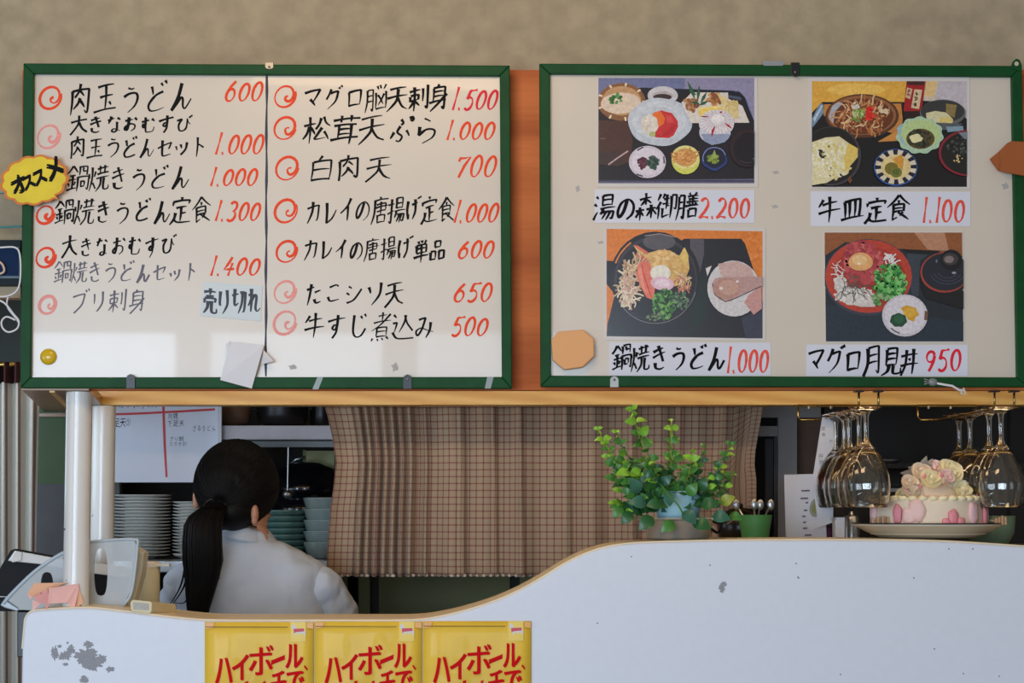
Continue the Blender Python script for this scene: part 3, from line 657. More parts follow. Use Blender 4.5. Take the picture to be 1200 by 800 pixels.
# ================================================================== right board: photos, captions
def photo(label, outer, img, clip_draw, org):
    t = thing('food_photo', label, 'photo', org)
    sheet(outer, BY-.0015, .0013).build('laminated_margin', M_lam, t)
    k = clip_draw(BY-.0016); k.mb.build('printed_picture', PR, t)
    return t
BK = (24, 20, 26)
def photoA(Y):
    k = Ink(Y, 690, 80, 5.333); k.clip = (60, 60, 1034, 718)
    k.poly([(60, 60), (1034, 60), (1034, 718), (60, 718)], (32, 26, 32))
    k.poly([(60, 60), (1034, 60), (1034, 330), (960, 160), (900, 140), (330, 120), (60, 190)], (112, 118, 156))
    k.poly([(600, 60), (1034, 60), (1034, 330), (990, 200), (940, 140), (600, 128)], (146, 140, 170))
    k.poly([(330, 126), (940, 146), (975, 180), (1034, 345), (1034, 370), (960, 200), (900, 165), (330, 150)], (22, 26, 40))
    k.poly([(860, 165), (950, 180), (955, 200), (870, 182)], (72, 84, 104))
    k.poly([(60, 700), (1034, 690), (1034, 718), (60, 718)], (96, 92, 122)); k.poly([(60, 696), (1034, 700), (1034, 708), (60, 706)], (60, 58, 76))
    k.ell(205, 210, 150, 118, (138, 92, 56)); k.ell(205, 203, 122, 92, (196, 150, 104)); k.ell(200, 218, 126, 66, (226, 204, 180), rot=-.05)
    for a in range(9):
        an = a*.7; k.stroke([(205+128*math.cos(an), 208+98*math.sin(an)), (205+152*math.cos(an), 210+120*math.sin(an))], 12, (236, 214, 178))
    k.blobs(168, 190, 38, 30, 22, 13, [(60, 120, 50), (84, 150, 70), (40, 100, 40)])
    k.poly([(60, 325), (240, 330), (275, 450), (262, 580), (180, 612), (60, 600)], (78, 46, 38)); k.poly([(60, 520), (200, 520), (210, 605), (60, 600)], (66, 48, 44))
    k.stroke([(70, 437), (90, 440), (106, 438)], 6, (120, 90, 84)); k.stroke([(122, 602), (180, 560), (246, 516)], 9, (196, 168, 166))
    k.ell(462, 170, 95, 58, (206, 202, 204)); k.ell(462, 172, 64, 30, (186, 176, 174)); k.ell(460, 180, 58, 20, (62, 44, 44))
    k.ell(445, 335, 200, 150, (196, 202, 210), wob=.018, wn=6, n=50); k.ell(440, 325, 168, 120, (208, 212, 218)); k.ell(436, 330, 120, 92, (200, 204, 210))
    k.poly([(400, 280), (450, 262), (520, 280), (556, 330), (558, 365), (530, 420), (500, 436), (420, 432), (400, 420), (430, 380)], (206, 48, 50))
    k.poly([(400, 285), (446, 264), (476, 310), (470, 345), (440, 365), (396, 318)], (240, 116, 44)); k.poly([(480, 290), (520, 300), (530, 340), (490, 345)], (222, 74, 72))
    k.poly([(500, 370), (548, 352), (530, 400), (490, 425), (452, 428)], (190, 36, 44))
    k.ell(380, 352, 54, 62, (226, 214, 200), wob=.05, wn=7); k.blobs(375, 350, 40, 48, 26, 10, [(236, 226, 212), (214, 200, 184)]); k.ell(397, 412, 20, 16, (180, 196, 120))
    k.poly([(578, 215), (625, 170), (640, 150), (870, 152), (872, 190), (960, 235), (1004, 340), (640, 342)], (226, 216, 204))
    k.blobs(640, 230, 42, 40, 30, 16, [(150, 98, 60), (196, 140, 96), (120, 70, 44)]); k.blobs(790, 190, 44, 38, 26, 17, [(176, 116, 66), (206, 150, 96), (140, 84, 46)])
    k.poly([(800, 155), (850, 180), (930, 240), (940, 310), (880, 320), (850, 260)], (224, 200, 140)); k.blobs(890, 255, 50, 52, 30, 12, [(232, 212, 152), (214, 186, 120)])
    for x0_, y0_, x1_, y1_ in [(618, 84, 660, 180), (660, 190, 640, 120), (690, 110, 680, 200), (735, 150, 700, 215), (640, 210, 690, 220), (745, 205, 690, 230), (625, 140, 670, 165)]:
        k.stroke([(x0_, y0_), ((x0_+x1_)/2, (y0_+y1_)/2), (x1_, y1_)], [3, 20, 4], (46, 92, 62))
    k.poly([(684, 244), (830, 232), (850, 285), (690, 300)], (238, 206, 106)); k.poly([(684, 244), (830, 232), (832, 245), (688, 256)], (246, 222, 140))
    k.ell(798, 345, 110, 86, (222, 216, 218)); k.ell(788, 400, 98, 74, (206, 204, 212)); k.poly([(700, 410), (890, 410), (850, 462), (770, 480), (720, 455)], (150, 160, 186))
    k.ell(800, 335, 108, 76, (228, 220, 222))
    for i in range(26):
        a = i*2*PI/26; k.stroke([(805+44*math.cos(a), 318+32*math.sin(a)), (800+104*math.cos(a), 340+80*math.sin(a))], 2.5, (180, 160, 168))
    k.stroke([(768, 425), (775, 390), (788, 362)], [4, 16, 5], (178, 30, 40)); k.stroke([(850, 342), (872, 358), (892, 374)], [4, 14, 4], (178, 30, 40)); k.stroke([(700, 300), (725, 302), (752, 303)], [3, 9, 3], (150, 30, 40)); k.ell(826, 274, 8, 6, (150, 40, 50))
    k.ell(805, 315, 40, 26, (238, 232, 228))
    k.ell(366, 585, 116, 101, (212, 202, 212)); k.ell(366, 583, 98, 84, (224, 214, 222)); 
    for x, y, r in ((322, 502, -.5), (318, 668, .3), (470, 572, 1.5)): k.stroke([(x-22*math.cos(r), y-22*math.sin(r)), (x+22*math.cos(r), y+22*math.sin(r))], 8, (50, 44, 50))
    k.blobs(338, 592, 30, 32, 30, 13, [(110, 44, 66), (80, 34, 50)]); k.blobs(400, 585, 34, 40, 34, 14, [(50, 78, 66), (34, 58, 50), (80, 104, 88)])
    k.ell(605, 572, 88, 90, (214, 216, 96)); k.ell(604, 556, 86, 74, (232, 222, 140)); k.ell(604, 556, 70, 56, (210, 150, 80)); k.strands(604, 556, 56, 42, 40, 46, 8, [(226, 160, 90), (200, 130, 64), (236, 180, 110)])
    k.ell(785, 565, 80, 74, (40, 60, 122), wob=.05, wn=5); k.ell(785, 560, 68, 62, (26, 30, 50), wob=.05, wn=5); k.stroke(arc(785, 560, 72, 66, 2.8, 6.0, 14), 4, (150, 160, 200))
    k.blobs(780, 570, 38, 24, 16, 16, [(140, 160, 60), (110, 130, 50)]); k.poly([(785, 508), (802, 560), (760, 570)], (156, 176, 84))
    k.ell(990, 500, 110, 118, (48, 28, 30)); k.ell(1000, 505, 96, 104, (22, 16, 22)); k.stroke(arc(1000, 505, 60, 70, .1, 1.1, 8), 7, (120, 116, 134)); k.stroke(arc(990, 500, 82, 90, 1.2, 2.2, 8), 4, (70, 62, 72))
    return k
def photoB(Y):
    k = Ink(Y, 940, 85, 5.517); k.clip = (63, 56, 1065, 738)
    k.poly([(63, 56), (1065, 56), (1065, 738), (63, 738)], (20, 18, 22)); k.poly([(63, 56), (760, 56), (700, 190), (130, 190), (63, 260)], (226, 170, 66))
    k.ell(350, 110, 190, 40, (238, 190, 90)); k.poly([(700, 56), (1065, 56), (1065, 200), (760, 180)], (212, 196, 176)); k.poly([(880, 56), (1065, 56), (1065, 300), (960, 190), (860, 170)], (196, 186, 190)); k.poly([(800, 56), (880, 56), (850, 160), (790, 150)], (226, 190, 130))
    k.poly([(110, 205), (135, 200), (140, 260), (68, 355), (63, 300)], (120, 146, 170)); k.poly([(125, 210), (135, 215), (80, 320), (72, 300)], (190, 206, 216))
    k.poly([(140, 205), (640, 200), (650, 300), (640, 440), (490, 448), (620, 400), (140, 280)], (196, 130, 60)); k.poly([(490, 446), (640, 360), (650, 440)], (206, 140, 64)); 
    k.ell(388, 280, 238, 142, (92, 52, 30)); k.ell(386, 276, 222, 128, (150, 96, 56)); k.ell(390, 282, 200, 116, (104, 52, 26)); k.poly([(170, 290), (195, 215), (235, 190), (262, 200), (215, 250), (200, 330)], (176, 178, 184))
    k.strands(392, 282, 160, 86, 150, 70, 9, [(196, 140, 88), (150, 80, 40), (224, 184, 136), (120, 56, 26), (176, 104, 54)])
    k.blobs(362, 275, 44, 46, 34, 13, [(150, 170, 80), (190, 200, 140), (110, 136, 60)]); k.blobs(436, 266, 30, 40, 34, 14, [(214, 34, 24), (236, 60, 40), (180, 20, 16)])
    k.blobs(350, 215, 30, 20, 10, 13, [(216, 206, 186)]); k.blobs(520, 245, 40, 24, 12, 12, [(222, 196, 160)])
    k.poly([(676, 56), (798, 56), (772, 250), (655, 250)], (164, 24, 30)); k.poly([(676, 56), (790, 56), (788, 82), (680, 80)], (70, 30, 26)); k.poly([(655, 250), (772, 248), (765, 300), (660, 300)], (44, 18, 18))
    k.poly([(726, 108), (776, 112), (756, 236), (704, 228)], (214, 190, 150)); k.poly([(678, 96), (714, 106), (698, 172), (668, 160)], (206, 176, 140))
    for i in range(3): k.blobs(742-i*7, 132+i*36, 11, 12, 7, 4.5, [(60, 40, 34)], elong=1.8)
    k.blobs(690, 134, 9, 24, 9, 5, [(150, 40, 34)])
    k.ell(908, 262, 148, 88, (96, 100, 98)); k.ell(908, 250, 142, 72, (52, 54, 52)); k.poly([(930, 200), (1000, 210), (985, 290), (930, 270)], (140, 120, 70)); k.poly([(800, 262), (860, 248), (930, 258), (975, 300), (970, 340), (850, 330), (805, 300)], (216, 206, 160)); k.ell(930, 312, 46, 26, (222, 200, 120)); k.poly([(790, 320), (1040, 330), (980, 370), (860, 372)], (86, 92, 96)); k.poly([(930, 350), (1040, 345), (1045, 375), (940, 385)], (130, 156, 170))
    pts = [];
    k.ell(760, 405, 150, 118, (176, 204, 170), wob=.045, wn=11, n=66); k.poly([(612, 360), (640, 330), (680, 400), (670, 470), (640, 450)], (150, 186, 196)); k.ell(765, 395, 128, 92, (186, 206, 140), wob=.04, wn=11, n=60); k.ell(765, 428, 92, 66, (96, 74, 34)); k.blobs(756, 425, 78, 54, 90, 14, [(38, 44, 30), (54, 62, 44), (24, 28, 24), (80, 70, 40)]); k.ell(735, 425, 40, 28, (232, 224, 170), wob=.1, wn=4); k.ell(765, 425, 16, 10, (226, 214, 160))
    k.ell(1075, 520, 195, 150, (136, 34, 48)); k.ell(1078, 520, 180, 138, (26, 26, 24)); k.blobs(1010, 480, 70, 60, 40, 10, [(60, 64, 54), (36, 40, 36), (84, 90, 80)]); k.blobs(1005, 555, 30, 24, 10, 7, [(220, 190, 130)]); k.poly([(1010, 388), (1065, 384), (1065, 430), (1050, 430)], (120, 130, 138))
    k.ell(190, 540, 192, 192, (64, 60, 60)); k.ell(186, 536, 180, 184, (30, 24, 24))
    k.poly([(63, 450), (150, 420), (240, 412), (300, 455), (360, 490), (360, 545), (280, 640), (160, 712), (63, 728)], (226, 214, 166)); k.blobs(180, 560, 150, 130, 220, 13, [(240, 232, 206), (230, 216, 160), (222, 206, 130), (236, 228, 190)]); k.poly([(300, 455), (360, 490), (355, 545), (280, 640), (270, 560)], (226, 196, 100)); k.blobs(132, 525, 26, 26, 16, 8, [(24, 24, 26)], elong=1.6)
    k.ell(605, 612, 142, 120, (52, 92, 160)); k.ell(606, 610, 136, 114, (30, 30, 44))
    for i in range(12):
        a = i*PI/6+.1; k.poly([(606+134*math.cos(a), 610+112*math.sin(a)), (606+134*math.cos(a+.28), 610+112*math.sin(a+.28)), (606+96*math.cos(a+.28), 610+80*math.sin(a+.28)), (606+96*math.cos(a), 610+80*math.sin(a))], (222, 208, 180))
    k.ell(606, 610, 96, 80, (228, 202, 140)); k.poly([(585, 560), (640, 530), (658, 560), (650, 630), (610, 600)], (214, 152, 60)); k.ell(578, 620, 44, 40, (124, 110, 40)); k.ell(608, 645, 38, 34, (118, 122, 50)); k.ell(606, 642, 24, 20, (96, 104, 40))
    k.poly([(60, 736), (1070, 736), (1070, 738), (60, 738)], (20, 16, 18)); k.blobs(312, 690, 12, 26, 8, 8, [(120, 70, 40)])
    return k
def photoC(Y):
    k = Ink(Y, 700, 260, 5.517); k.clip = (60, 44, 1068, 752)
    k.poly([(60, 44), (1068, 60), (1068, 752), (60, 738)], (226, 128, 46)); k.blobs(980, 200, 90, 130, 40, 20, [(230, 140, 66), (220, 120, 40)])
    k.poly([(560, 108), (930, 108), (955, 140), (1040, 400), (1068, 520), (1068, 752), (60, 738), (66, 660), (110, 480)], (34, 32, 38)); k.poly([(600, 480), (700, 330), (720, 600), (600, 740)], (32, 44, 38)); k.poly([(930, 620), (1068, 560), (1068, 752), (960, 752)], (56, 58, 74))
    k.poly([(600, 110), (690, 112), (690, 200), (650, 400), (600, 480)], (86, 82, 88))
    k.poly([(60, 250), (150, 255), (150, 470), (90, 440), (60, 400)], (24, 22, 26))
    k.ell(375, 360, 292, 298, (34, 32, 38)); k.ell(378, 366, 268, 274, (62, 58, 64)); k.ell(380, 375, 256, 262, (38, 36, 42)); k.ell(400, 130, 105, 52, (92, 86, 92)); k.stroke(arc(378, 366, 278, 284, 3.5, 4.1, 8), 10, (226, 132, 60)); k.stroke(arc(375, 366, 272, 290, .3, 2.6, 20), 4, (140, 136, 140)); k.stroke([(305, 90), (400, 76), (510, 98)], 5, (170, 150, 140))
    k.poly([(232, 150), (270, 160), (330, 200), (400, 180), (470, 184), (530, 220), (560, 165), (588, 215), (595, 300), (560, 400), (480, 420), (400, 330), (320, 260), (262, 195)], (230, 186, 116)); k.blobs(440, 260, 110, 66, 90, 16, [(240, 204, 140), (222, 172, 98), (232, 190, 120)]); k.blobs(520, 310, 60, 60, 50, 15, [(226, 184, 110), (214, 168, 90)]); k.poly([(530, 230), (566, 165), (590, 220), (580, 280)], (236, 200, 110)); k.poly([(230, 150), (262, 152), (330, 196), (322, 212)], (224, 110, 90)); k.poly([(235, 215), (262, 198), (320, 235), (340, 270), (290, 250)], (214, 96, 76))
    k.strands(200, 400, 38, 110, 70, 80, 9, [(226, 206, 170), (206, 176, 136), (236, 222, 194), (184, 140, 110)]); k.strands(250, 320, 34, 60, 30, 90, 9, [(222, 196, 156), (196, 156, 116)]); k.strands(205, 450, 34, 80, 30, 60, 10, [(212, 170, 150), (232, 214, 186)])
    k.poly([(290, 248), (340, 262), (352, 330), (372, 430), (368, 480), (350, 500), (318, 488), (280, 420), (250, 340), (262, 280)], (232, 122, 98)); k.stroke([(286, 270), (300, 340), (330, 430), (352, 490)], [4, 8, 8, 4], (206, 66, 60)); k.poly([(262, 300), (285, 290), (300, 400), (318, 460), (280, 410)], (240, 150, 124))
    k.ell(408, 330, 66, 52, (238, 232, 214)); k.ell(420, 398, 76, 44, (232, 190, 204), rot=.15); k.ell(422, 396, 50, 26, (240, 214, 222), rot=.15); k.strands(555, 400, 38, 60, 40, 45, 8, [(236, 214, 170), (214, 176, 130), (200, 120, 96)])
    k.blobs(430, 530, 76, 100, 170, 13, [(56, 110, 50), (90, 150, 70), (36, 76, 40), (130, 176, 90)]); k.blobs(535, 510, 50, 60, 60, 12, [(84, 110, 84), (110, 136, 100), (60, 84, 66)]); k.blobs(370, 610, 50, 26, 30, 10, [(120, 140, 100), (70, 90, 60)])
    k.ell(882, 430, 176, 176, (214, 208, 206), rot=.6, wob=.03, wn=2); k.poly([(700, 300), (740, 282), (712, 350)], (222, 216, 212)); k.poly([(780, 270), (900, 252), (990, 290), (1020, 360), (920, 400), (800, 350)], (206, 170, 160)); k.poly([(980, 470), (1060, 410), (1064, 560), (1010, 600), (950, 520)], (204, 150, 142))
    for i in range(4): k.stroke(arc(800+i*42, 330-i*6, 15, 17, 0, 6.2, 12), 3, (222, 196, 186))
    k.poly([(740, 400), (760, 366), (800, 356), (1068, 352), (1068, 415), (930, 470), (860, 515), (790, 505), (750, 460)], (190, 150, 142)); k.stroke([(745, 400), (760, 470), (830, 516), (900, 490), (1060, 415)], 6, (74, 62, 70)); k.ell(835, 430, 88, 66, (184, 138, 122)); k.ell(850, 424, 66, 50, (200, 156, 138)); k.ell(800, 428, 12, 9, (232, 220, 214)); k.ell(905, 384, 9, 7, (240, 232, 230))
    return k
def photoD(Y):
    k = Ink(Y, 955, 262, 5.595); k.clip = (64, 58, 974, 772)
    k.poly([(64, 58), (965, 58), (974, 772), (72, 772)], (34, 42, 50)); k.poly([(64, 58), (965, 58), (967, 215), (760, 175), (560, 165), (200, 120), (64, 210)], (150, 88, 48)); k.poly([(650, 58), (850, 58), (880, 180), (740, 170)], (188, 136, 104))
    k.poly([(560, 166), (830, 178), (770, 200), (600, 190)], (20, 20, 24)); k.poly([(600, 195), (740, 205), (690, 240), (680, 470), (640, 500)], (58, 66, 76)); k.poly([(75, 530), (974, 640), (974, 772), (72, 772)], (36, 50, 60))
    k.ell(350, 352, 292, 252, (62, 62, 76)); k.ell(352, 345, 284, 240, (192, 66, 46)); k.ell(352, 350, 240, 200, (176, 54, 40))
    k.blobs(310, 250, 130, 130, 220, 20, [(196, 84, 84), (176, 66, 70), (206, 104, 100), (160, 54, 60)]); k.blobs(280, 360, 90, 70, 80, 20, [(186, 72, 74), (166, 56, 60)])
    k.poly([(120, 360), (160, 345), (215, 410), (260, 440), (330, 455), (400, 500), (395, 545), (300, 545), (200, 520), (140, 440)], (214, 204, 194)); k.blobs(255, 470, 130, 55, 150, 12, [(232, 224, 216), (212, 202, 194), (224, 214, 206)]); k.blobs(165, 390, 38, 50, 50, 11, [(230, 222, 214), (212, 202, 196)]); k.strands(500, 235, 36, 34, 24, 40, 9, [(232, 226, 220)]); k.strands(155, 310, 14, 50, 10, 50, 6, [(230, 222, 216)])
    k.strands(250, 420, 90, 50, 22, 80, 5, [(84, 84, 70), (110, 104, 84)])
    k.ell(300, 250, 80, 60, (232, 172, 110), wob=.03, wn=3); k.ell(292, 238, 50, 34, (240, 196, 136)); k.ell(290, 262, 8, 6, (250, 236, 210))
    k.blobs(490, 380, 110, 110, 260, 16, [(62, 150, 66), (40, 120, 50), (96, 180, 86), (30, 96, 44), (130, 196, 110)]); k.blobs(430, 490, 50, 40, 50, 13, [(110, 160, 90), (150, 180, 130), (70, 130, 60)])
    k.ell(590, 602, 150, 138, (206, 200, 206)); k.ell(592, 598, 136, 122, (222, 214, 218)); k.poly([(720, 570), (742, 575), (738, 635), (716, 630)], (120, 84, 70)); k.stroke([(500, 685), (525, 705), (556, 718)], 8, (70, 70, 84))
    k.poly([(562, 552), (600, 534), (660, 552), (684, 600), (660, 612), (650, 642), (612, 630), (590, 590)], (216, 160, 40)); k.ell(622, 582, 44, 30, (226, 176, 60)); k.ell(548, 632, 55, 45, (30, 78, 52), wob=.06, wn=7); k.ell(550, 625, 34, 26, (44, 98, 64))
    k.ell(842, 360, 150, 140, (30, 30, 36)); k.poly([(695, 340), (700, 420), (730, 490), (974, 560), (974, 440), (850, 440)], (22, 22, 26)); k.ell(850, 320, 160, 132, (170, 66, 54)); k.ell(856, 316, 154, 124, (34, 38, 48))
    for r in (120, 95, 70): k.stroke(arc(870, 300, r, r*.8, .5, 2.8, 16), 4, (70, 76, 92))
    k.ell(892, 238, 72, 68, (18, 18, 24)); k.ell(888, 232, 52, 40, (60, 56, 60)); k.ell(880, 234, 32, 24, (132, 116, 114)); k.ell(912, 322, 14, 7, (160, 160, 170)); k.ell(798, 245, 6, 12, (110, 116, 130))
    return k
photo('food photo at upper left of the right board, white plate of red fish', [(700.3, 91), (887.5, 91.5), (888.5, 219.5), (699.8, 219)], None, photoA, P(794, 219, BY))
photo('food photo at upper right of the right board, noodles with red ginger', [(948, 90.5), (1136, 90), (1137, 221.5), (949.5, 221)], None, photoB, P(1042, 221, BY))
photo('food photo at lower left of the right board, black pot of noodles', [(707, 265), (897, 266.5), (897, 399), (708.5, 398)], None, photoC, P(802, 398, BY))
photo('food photo at lower right of the right board, red bowl with egg yolk', [(965.5, 270.5), (1128.5, 271), (1130.5, 401.5), (967.5, 401.5)], None, photoD, P(1048, 401, BY))
M_strip = mat('bluish_caption_paper', (214, 215, 224), rough=.6, var=.02)
def caption(label, rect, text, tb, pr, pb, pm=M_pink, wt=.03):
    x0_, y0_, x1_, y1_ = rect
    t = thing('caption_strip', label, 'caption', P((x0_+x1_)/2, y1_, BY))
    sheet([(x0_, y0_), (x1_, y0_+.5), (x1_, y1_), (x0_, y1_)], BY-.0009, .0007).build('paper_strip', M_strip, t)
    b = MB(); brush(b, BY-.0009, text, *tb, wd=3.6, small=.95, slant=.08); b.build('caption_writing', M_ink, t)
    b = MB(); price(b, BY-.0009, pr, *pb, wd=3.2, slant=.12); b.build('price_writing', pm, t)
M_salmon = mat('salmon_marker', (228, 84, 66), rough=.5, spec=.2, var=.2, scale=150)
caption('caption strip under the photo of red fish, price 2.200', (697, 222, 884, 261), '湯の森御膳', (697, 817, 227, 257), '2.200', (819, 880, 230, 256), M_salmon)
caption('caption strip under the photo of noodles and rice, price 1.100', (950, 224, 1137, 265), '牛皿定食', (958, 1066, 230, 260), '1.100', (1080, 1132, 233, 261), M_salmon)
caption('caption strip under the photo of tempura noodles, price 1.000', (714, 401, 903, 440), '鍋焼きうどん', (717, 850, 404, 434), '1.000', (851, 902, 408, 437), M_salmon)
caption('caption strip under the photo of the red egg bowl, price 950', (945, 403.5, 1134, 440.5), 'マグロ月見丼', (945, 1077, 407, 438), '950', (1083, 1128, 409, 435), M_red2)
# blank folded paper ornaments
t = thing('folded_paper', 'plain tan eight-sided folded paper at the lower left corner of the right board', 'paper ornament', P(670, 432, -.02))
oc = [(646, 398), (654, 388.5), (683, 386), (696, 397), (696.5, 417), (683, 430), (661, 433), (648, 422)]
b = MB(); b.prism([P(x, y, -.022) for x, y in oc], (0, .012, 0)); b.build('folded_face', mat('tan_paper', (226, 166, 108), rough=.6, var=.02), t, bevel=.002)
t = thing('folded_paper', 'plain brown pointed folded paper at the right edge of the right board', 'paper ornament', P(1185, 205, -.03))
b = MB(); A = [(1160, 186), (1170, 178), (1181, 167), (1186, 165), (1206, 166), (1240, 176), (1240, 200), (1206, 207), (1185, 203), (1170, 200)]
b.prism([P(x, y, -.032) for x, y in A], (0, .006, 0)); b.build('folded_face', mat('brown_paper', (158, 84, 34), rough=.65, var=.04), t, bevel=.002)
b = MB(); b.prism([P(x, y, -.0335) for x, y in [(1160, 186), (1170, 178), (1172, 190), (1170, 200)]], (0, .0012, 0)); b.build('folded_tip', mat('brown_paper', (158, 84, 34)), t)
# string with plug hanging on the bottom rail
t = thing('hanging_string', 'grey plastic hook with short white string on the right board bottom rail', 'cord', P(1094, 455, -.03))
MB().ell(P(1093, 447.5, -.024), .0095, .006, .007, 12, 8).build('hook', mat('grey_plastic', (130, 134, 132), rough=.3), t, smooth=True)
b = MB(); 
for dy in (-3, 0, 3): b.tube([P(1088, 447+dy*.6, -.026), P(1083, 447+dy, -.027)], .0014, 6)
b.build('prong', mat('grey_plastic', (130, 134, 132)), t, smooth=True)
MB().tube([P(1098, 449, -.026), P(1106, 450.5, -.028), P(1116, 452, -.029), P(1124, 457, -.028), P(1130, 457, -.029)], .0022, 7).build('string', M_paper, t, smooth=True)
MB().tube([P(1127, 456, -.028), P(1126, 461, -.028), P(1132, 462, -.03), P(1129, 454, -.03)], .0014, 6).build('string_end', M_paper, t, smooth=True)
# ================================================================== posters
M_yel = mat('yellow_poster', (234, 192, 62), rough=.5, spec=.3, var=.12, scale=9, coat=.1, bump=.2, bscale=9)
M_or = mat('orange_tape_tint', (230, 160, 40), rough=.3, var=.05)
M_rl = mat('poster_red', (206, 8, 18), rough=.6, spec=.1, var=.03)
POST = [(240, 367.5, 728.5, 'left'), (368.5, 494.5, 728, 'middle'), (495.5, 622.5, 727.5, 'right')]
for i, (xa, xb, yt, wh) in enumerate(POST):
    t = thing('highball_poster', ['leftmost of three yellow posters with red lettering, below the ponytailed woman',
                                  'middle one of three yellow posters with red lettering on the partition', 'rightmost of three yellow posters with red lettering on the partition'][i], 'poster', P((xa+xb)/2, 905, -.004))
    b = MB(); nx, ny = 10, 12; rr = random.Random(i); vs = []; g = []
    for iy in range(ny+1):
        for ix in range(nx+1):
            x = xa+(xb-xa)*ix/nx; y = yt+180*iy/ny; edge = min(ix, nx-ix, iy*1.0)/2
            vs.append(P(x, y, -.0030-.0012*min(1, edge)*(1+math.sin(ix*1.9+iy*1.3+i))))
    n0 = len(vs)
    fs = [(iy*(nx+1)+ix, iy*(nx+1)+ix+1, (iy+1)*(nx+1)+ix+1, (iy+1)*(nx+1)+ix) for iy in range(ny) for ix in range(nx)]
    b.add(vs, fs); o = b.build('poster_sheet', M_yel, t, smooth=True); so = o.modifiers.new('thick', 'SOLIDIFY'); so.thickness = .0004
    Y = -.0062
    k = Ink(Y); k.L = 2
    k.poly([(xa+1, yt+1), (xa+11, yt+1), (xa+10, yt+7), (xa+1, yt+8)], None); k.L = 2; k.poly([(xb-8, yt+1), (xb-.5, yt+1), (xb-.5, yt+8), (xb-8, yt+7)], None); k.mb.build('corner_tape', M_or, t)
    k = Ink(Y); k.L = 4; k.poly([(xa+1, yt+5.3), (xb-30, yt+5.6), (xb-30, yt+6.5), (xa+1, yt+6.3)], None); k.mb.build('printed_rule', mat('rule_brown', (112, 84, 34)), t)
    k = Ink(Y); k.L = 4; x = xb-27; k.poly([(x, yt), (x+18, yt), (x+18, yt+23), (x, yt+23)], None); k.mb.build('emblem_panel', mat('emblem_ochre', (238, 206, 84), rough=.4), t)
    k = Ink(Y); k.L = 6; sc = 1.0
    k.poly([(x+1.5, yt+4), (x+3.5, yt+2.6), (x+6, yt+5), (x+6.5, yt+8.5), (x+12, yt+7.8), (x+16, yt+8), (x+17.5, yt+13), (x+16.8, yt+16), (x+15, yt+14.5), (x+13.5, yt+12.8), (x+12, yt+13.2), (x+11.5, yt+16), (x+10, yt+13.2), (x+7, yt+13.4), (x+6, yt+17.2), (x+4.6, yt+14), (x+3, yt+9), (x+1.6, yt+8)], None)
    k.mb.build('white_emblem', M_paper, t)
    k = Ink(Y); k.L = 8; k.poly([(x+3.4, yt+8), (x+15.8, yt+7.6), (x+16, yt+11), (x+6, yt+12), (x+4, yt+13.6)], None); k.mb.build('emblem_band', mat('emblem_pink', (206, 84, 104)), t)
    b = MB(); W = xb-xa
    for ch, f0, f1, g0, g1, rise in (('ハ', .10, .25, 42, 72, .05), ('イ', .255, .40, 38, 68, .0), ('ボ', .41, .63, 28, 62, .07), ('ー', .61, .735, 42, 47, .22), ('ル', .745, .90, 26, 54, .02), ('、', .91, .945, 51, 56.5, 0),
                               ('チ', .61, .745, 58, 88, .10), ('で', .757, .91, 57.5, 86, .0)):
        vs, fs = glyph(ch, 0); us = [u for u, v in vs]; ws = [v for u, v in vs]
        for q, bx in enumerate((-.9, .9, 0)):
            pts = []
            for u, v in vs:
                a = (u-min(us))/(max(us)-min(us)); c = (v-min(ws))/(max(ws)-min(ws))
                pts.append(P(xa+W*(f0+(f1-f0)*a)+(bx if ch not in 'ー、' else 0), yt+g1-(g1-g0)*c-rise*(a-.5)*30+(.4*bx if q < 2 else .5), Y-.0001-q*.00001))
            b.add(pts, fs)
    k = Ink(Y-.0001); k.L = 1; k.poly([(xa+W*.37, yt+70), (xa+W*.40, yt+69), (xa+W*.395, yt+80), (xa+W*.365, yt+80)], None); k.poly([(xa+W*.535, yt+70), (xa+W*.56, yt+69), (xa+W*.555, yt+80), (xa+W*.53, yt+80)], None)
    b.add(k.mb.v, k.mb.f)
    b.build('poster_lettering', M_rl, t)
# ================================================================== wine racks and glasses
def wineglass(loc):
    """hangs upside down: foot on the rails at loc, bowl mouth below"""
    t = thing('wine_glass', '', 'wine glass', loc); x, y, z = loc
    m = 1.576e-3
    foot = [(.0005, .0015), (20*m, .0005), (20.5*m, -.0006), (17*m, -.0022), (8*m, -.006), (4.5*m, -.012)]
    stem = [(4.5*m, -.012), (3.2*m, -.02), (2.9*m, -30*m), (3.3*m, -38*m), (5.5*m, -44*m)]
    H = -118*m
    bo = [(5.5*m, -44*m), (10*m, -49*m), (16*m, -57*m), (22*m, -68*m), (26*m, -80*m), (27.5*m, -91*m), (27*m, -101*m), (24.5*m, -112*m), (23*m, H)]
    th = .0013
    inn = [(max(.0004, r-th), zz) for r, zz in reversed(bo)]
    inn[0] = (bo[-1][0]-th, H); inn = [q for q in inn if q[1] < -48*m]+[(.0005, -47.5*m)]
    MB().lathe(loc, foot, 32, cap=True).build('foot', M_glass, t, smooth=True)
    MB().lathe(loc, stem, 16).build('stem', M_glass, t, smooth=True)
    MB().lathe(loc, bo+[(bo[-1][0]-th*.5, H-.0006)]+inn, 36).build('bowl', M_glass, t, smooth=True)
    for c in t.children: fix_normals(c)
    return t
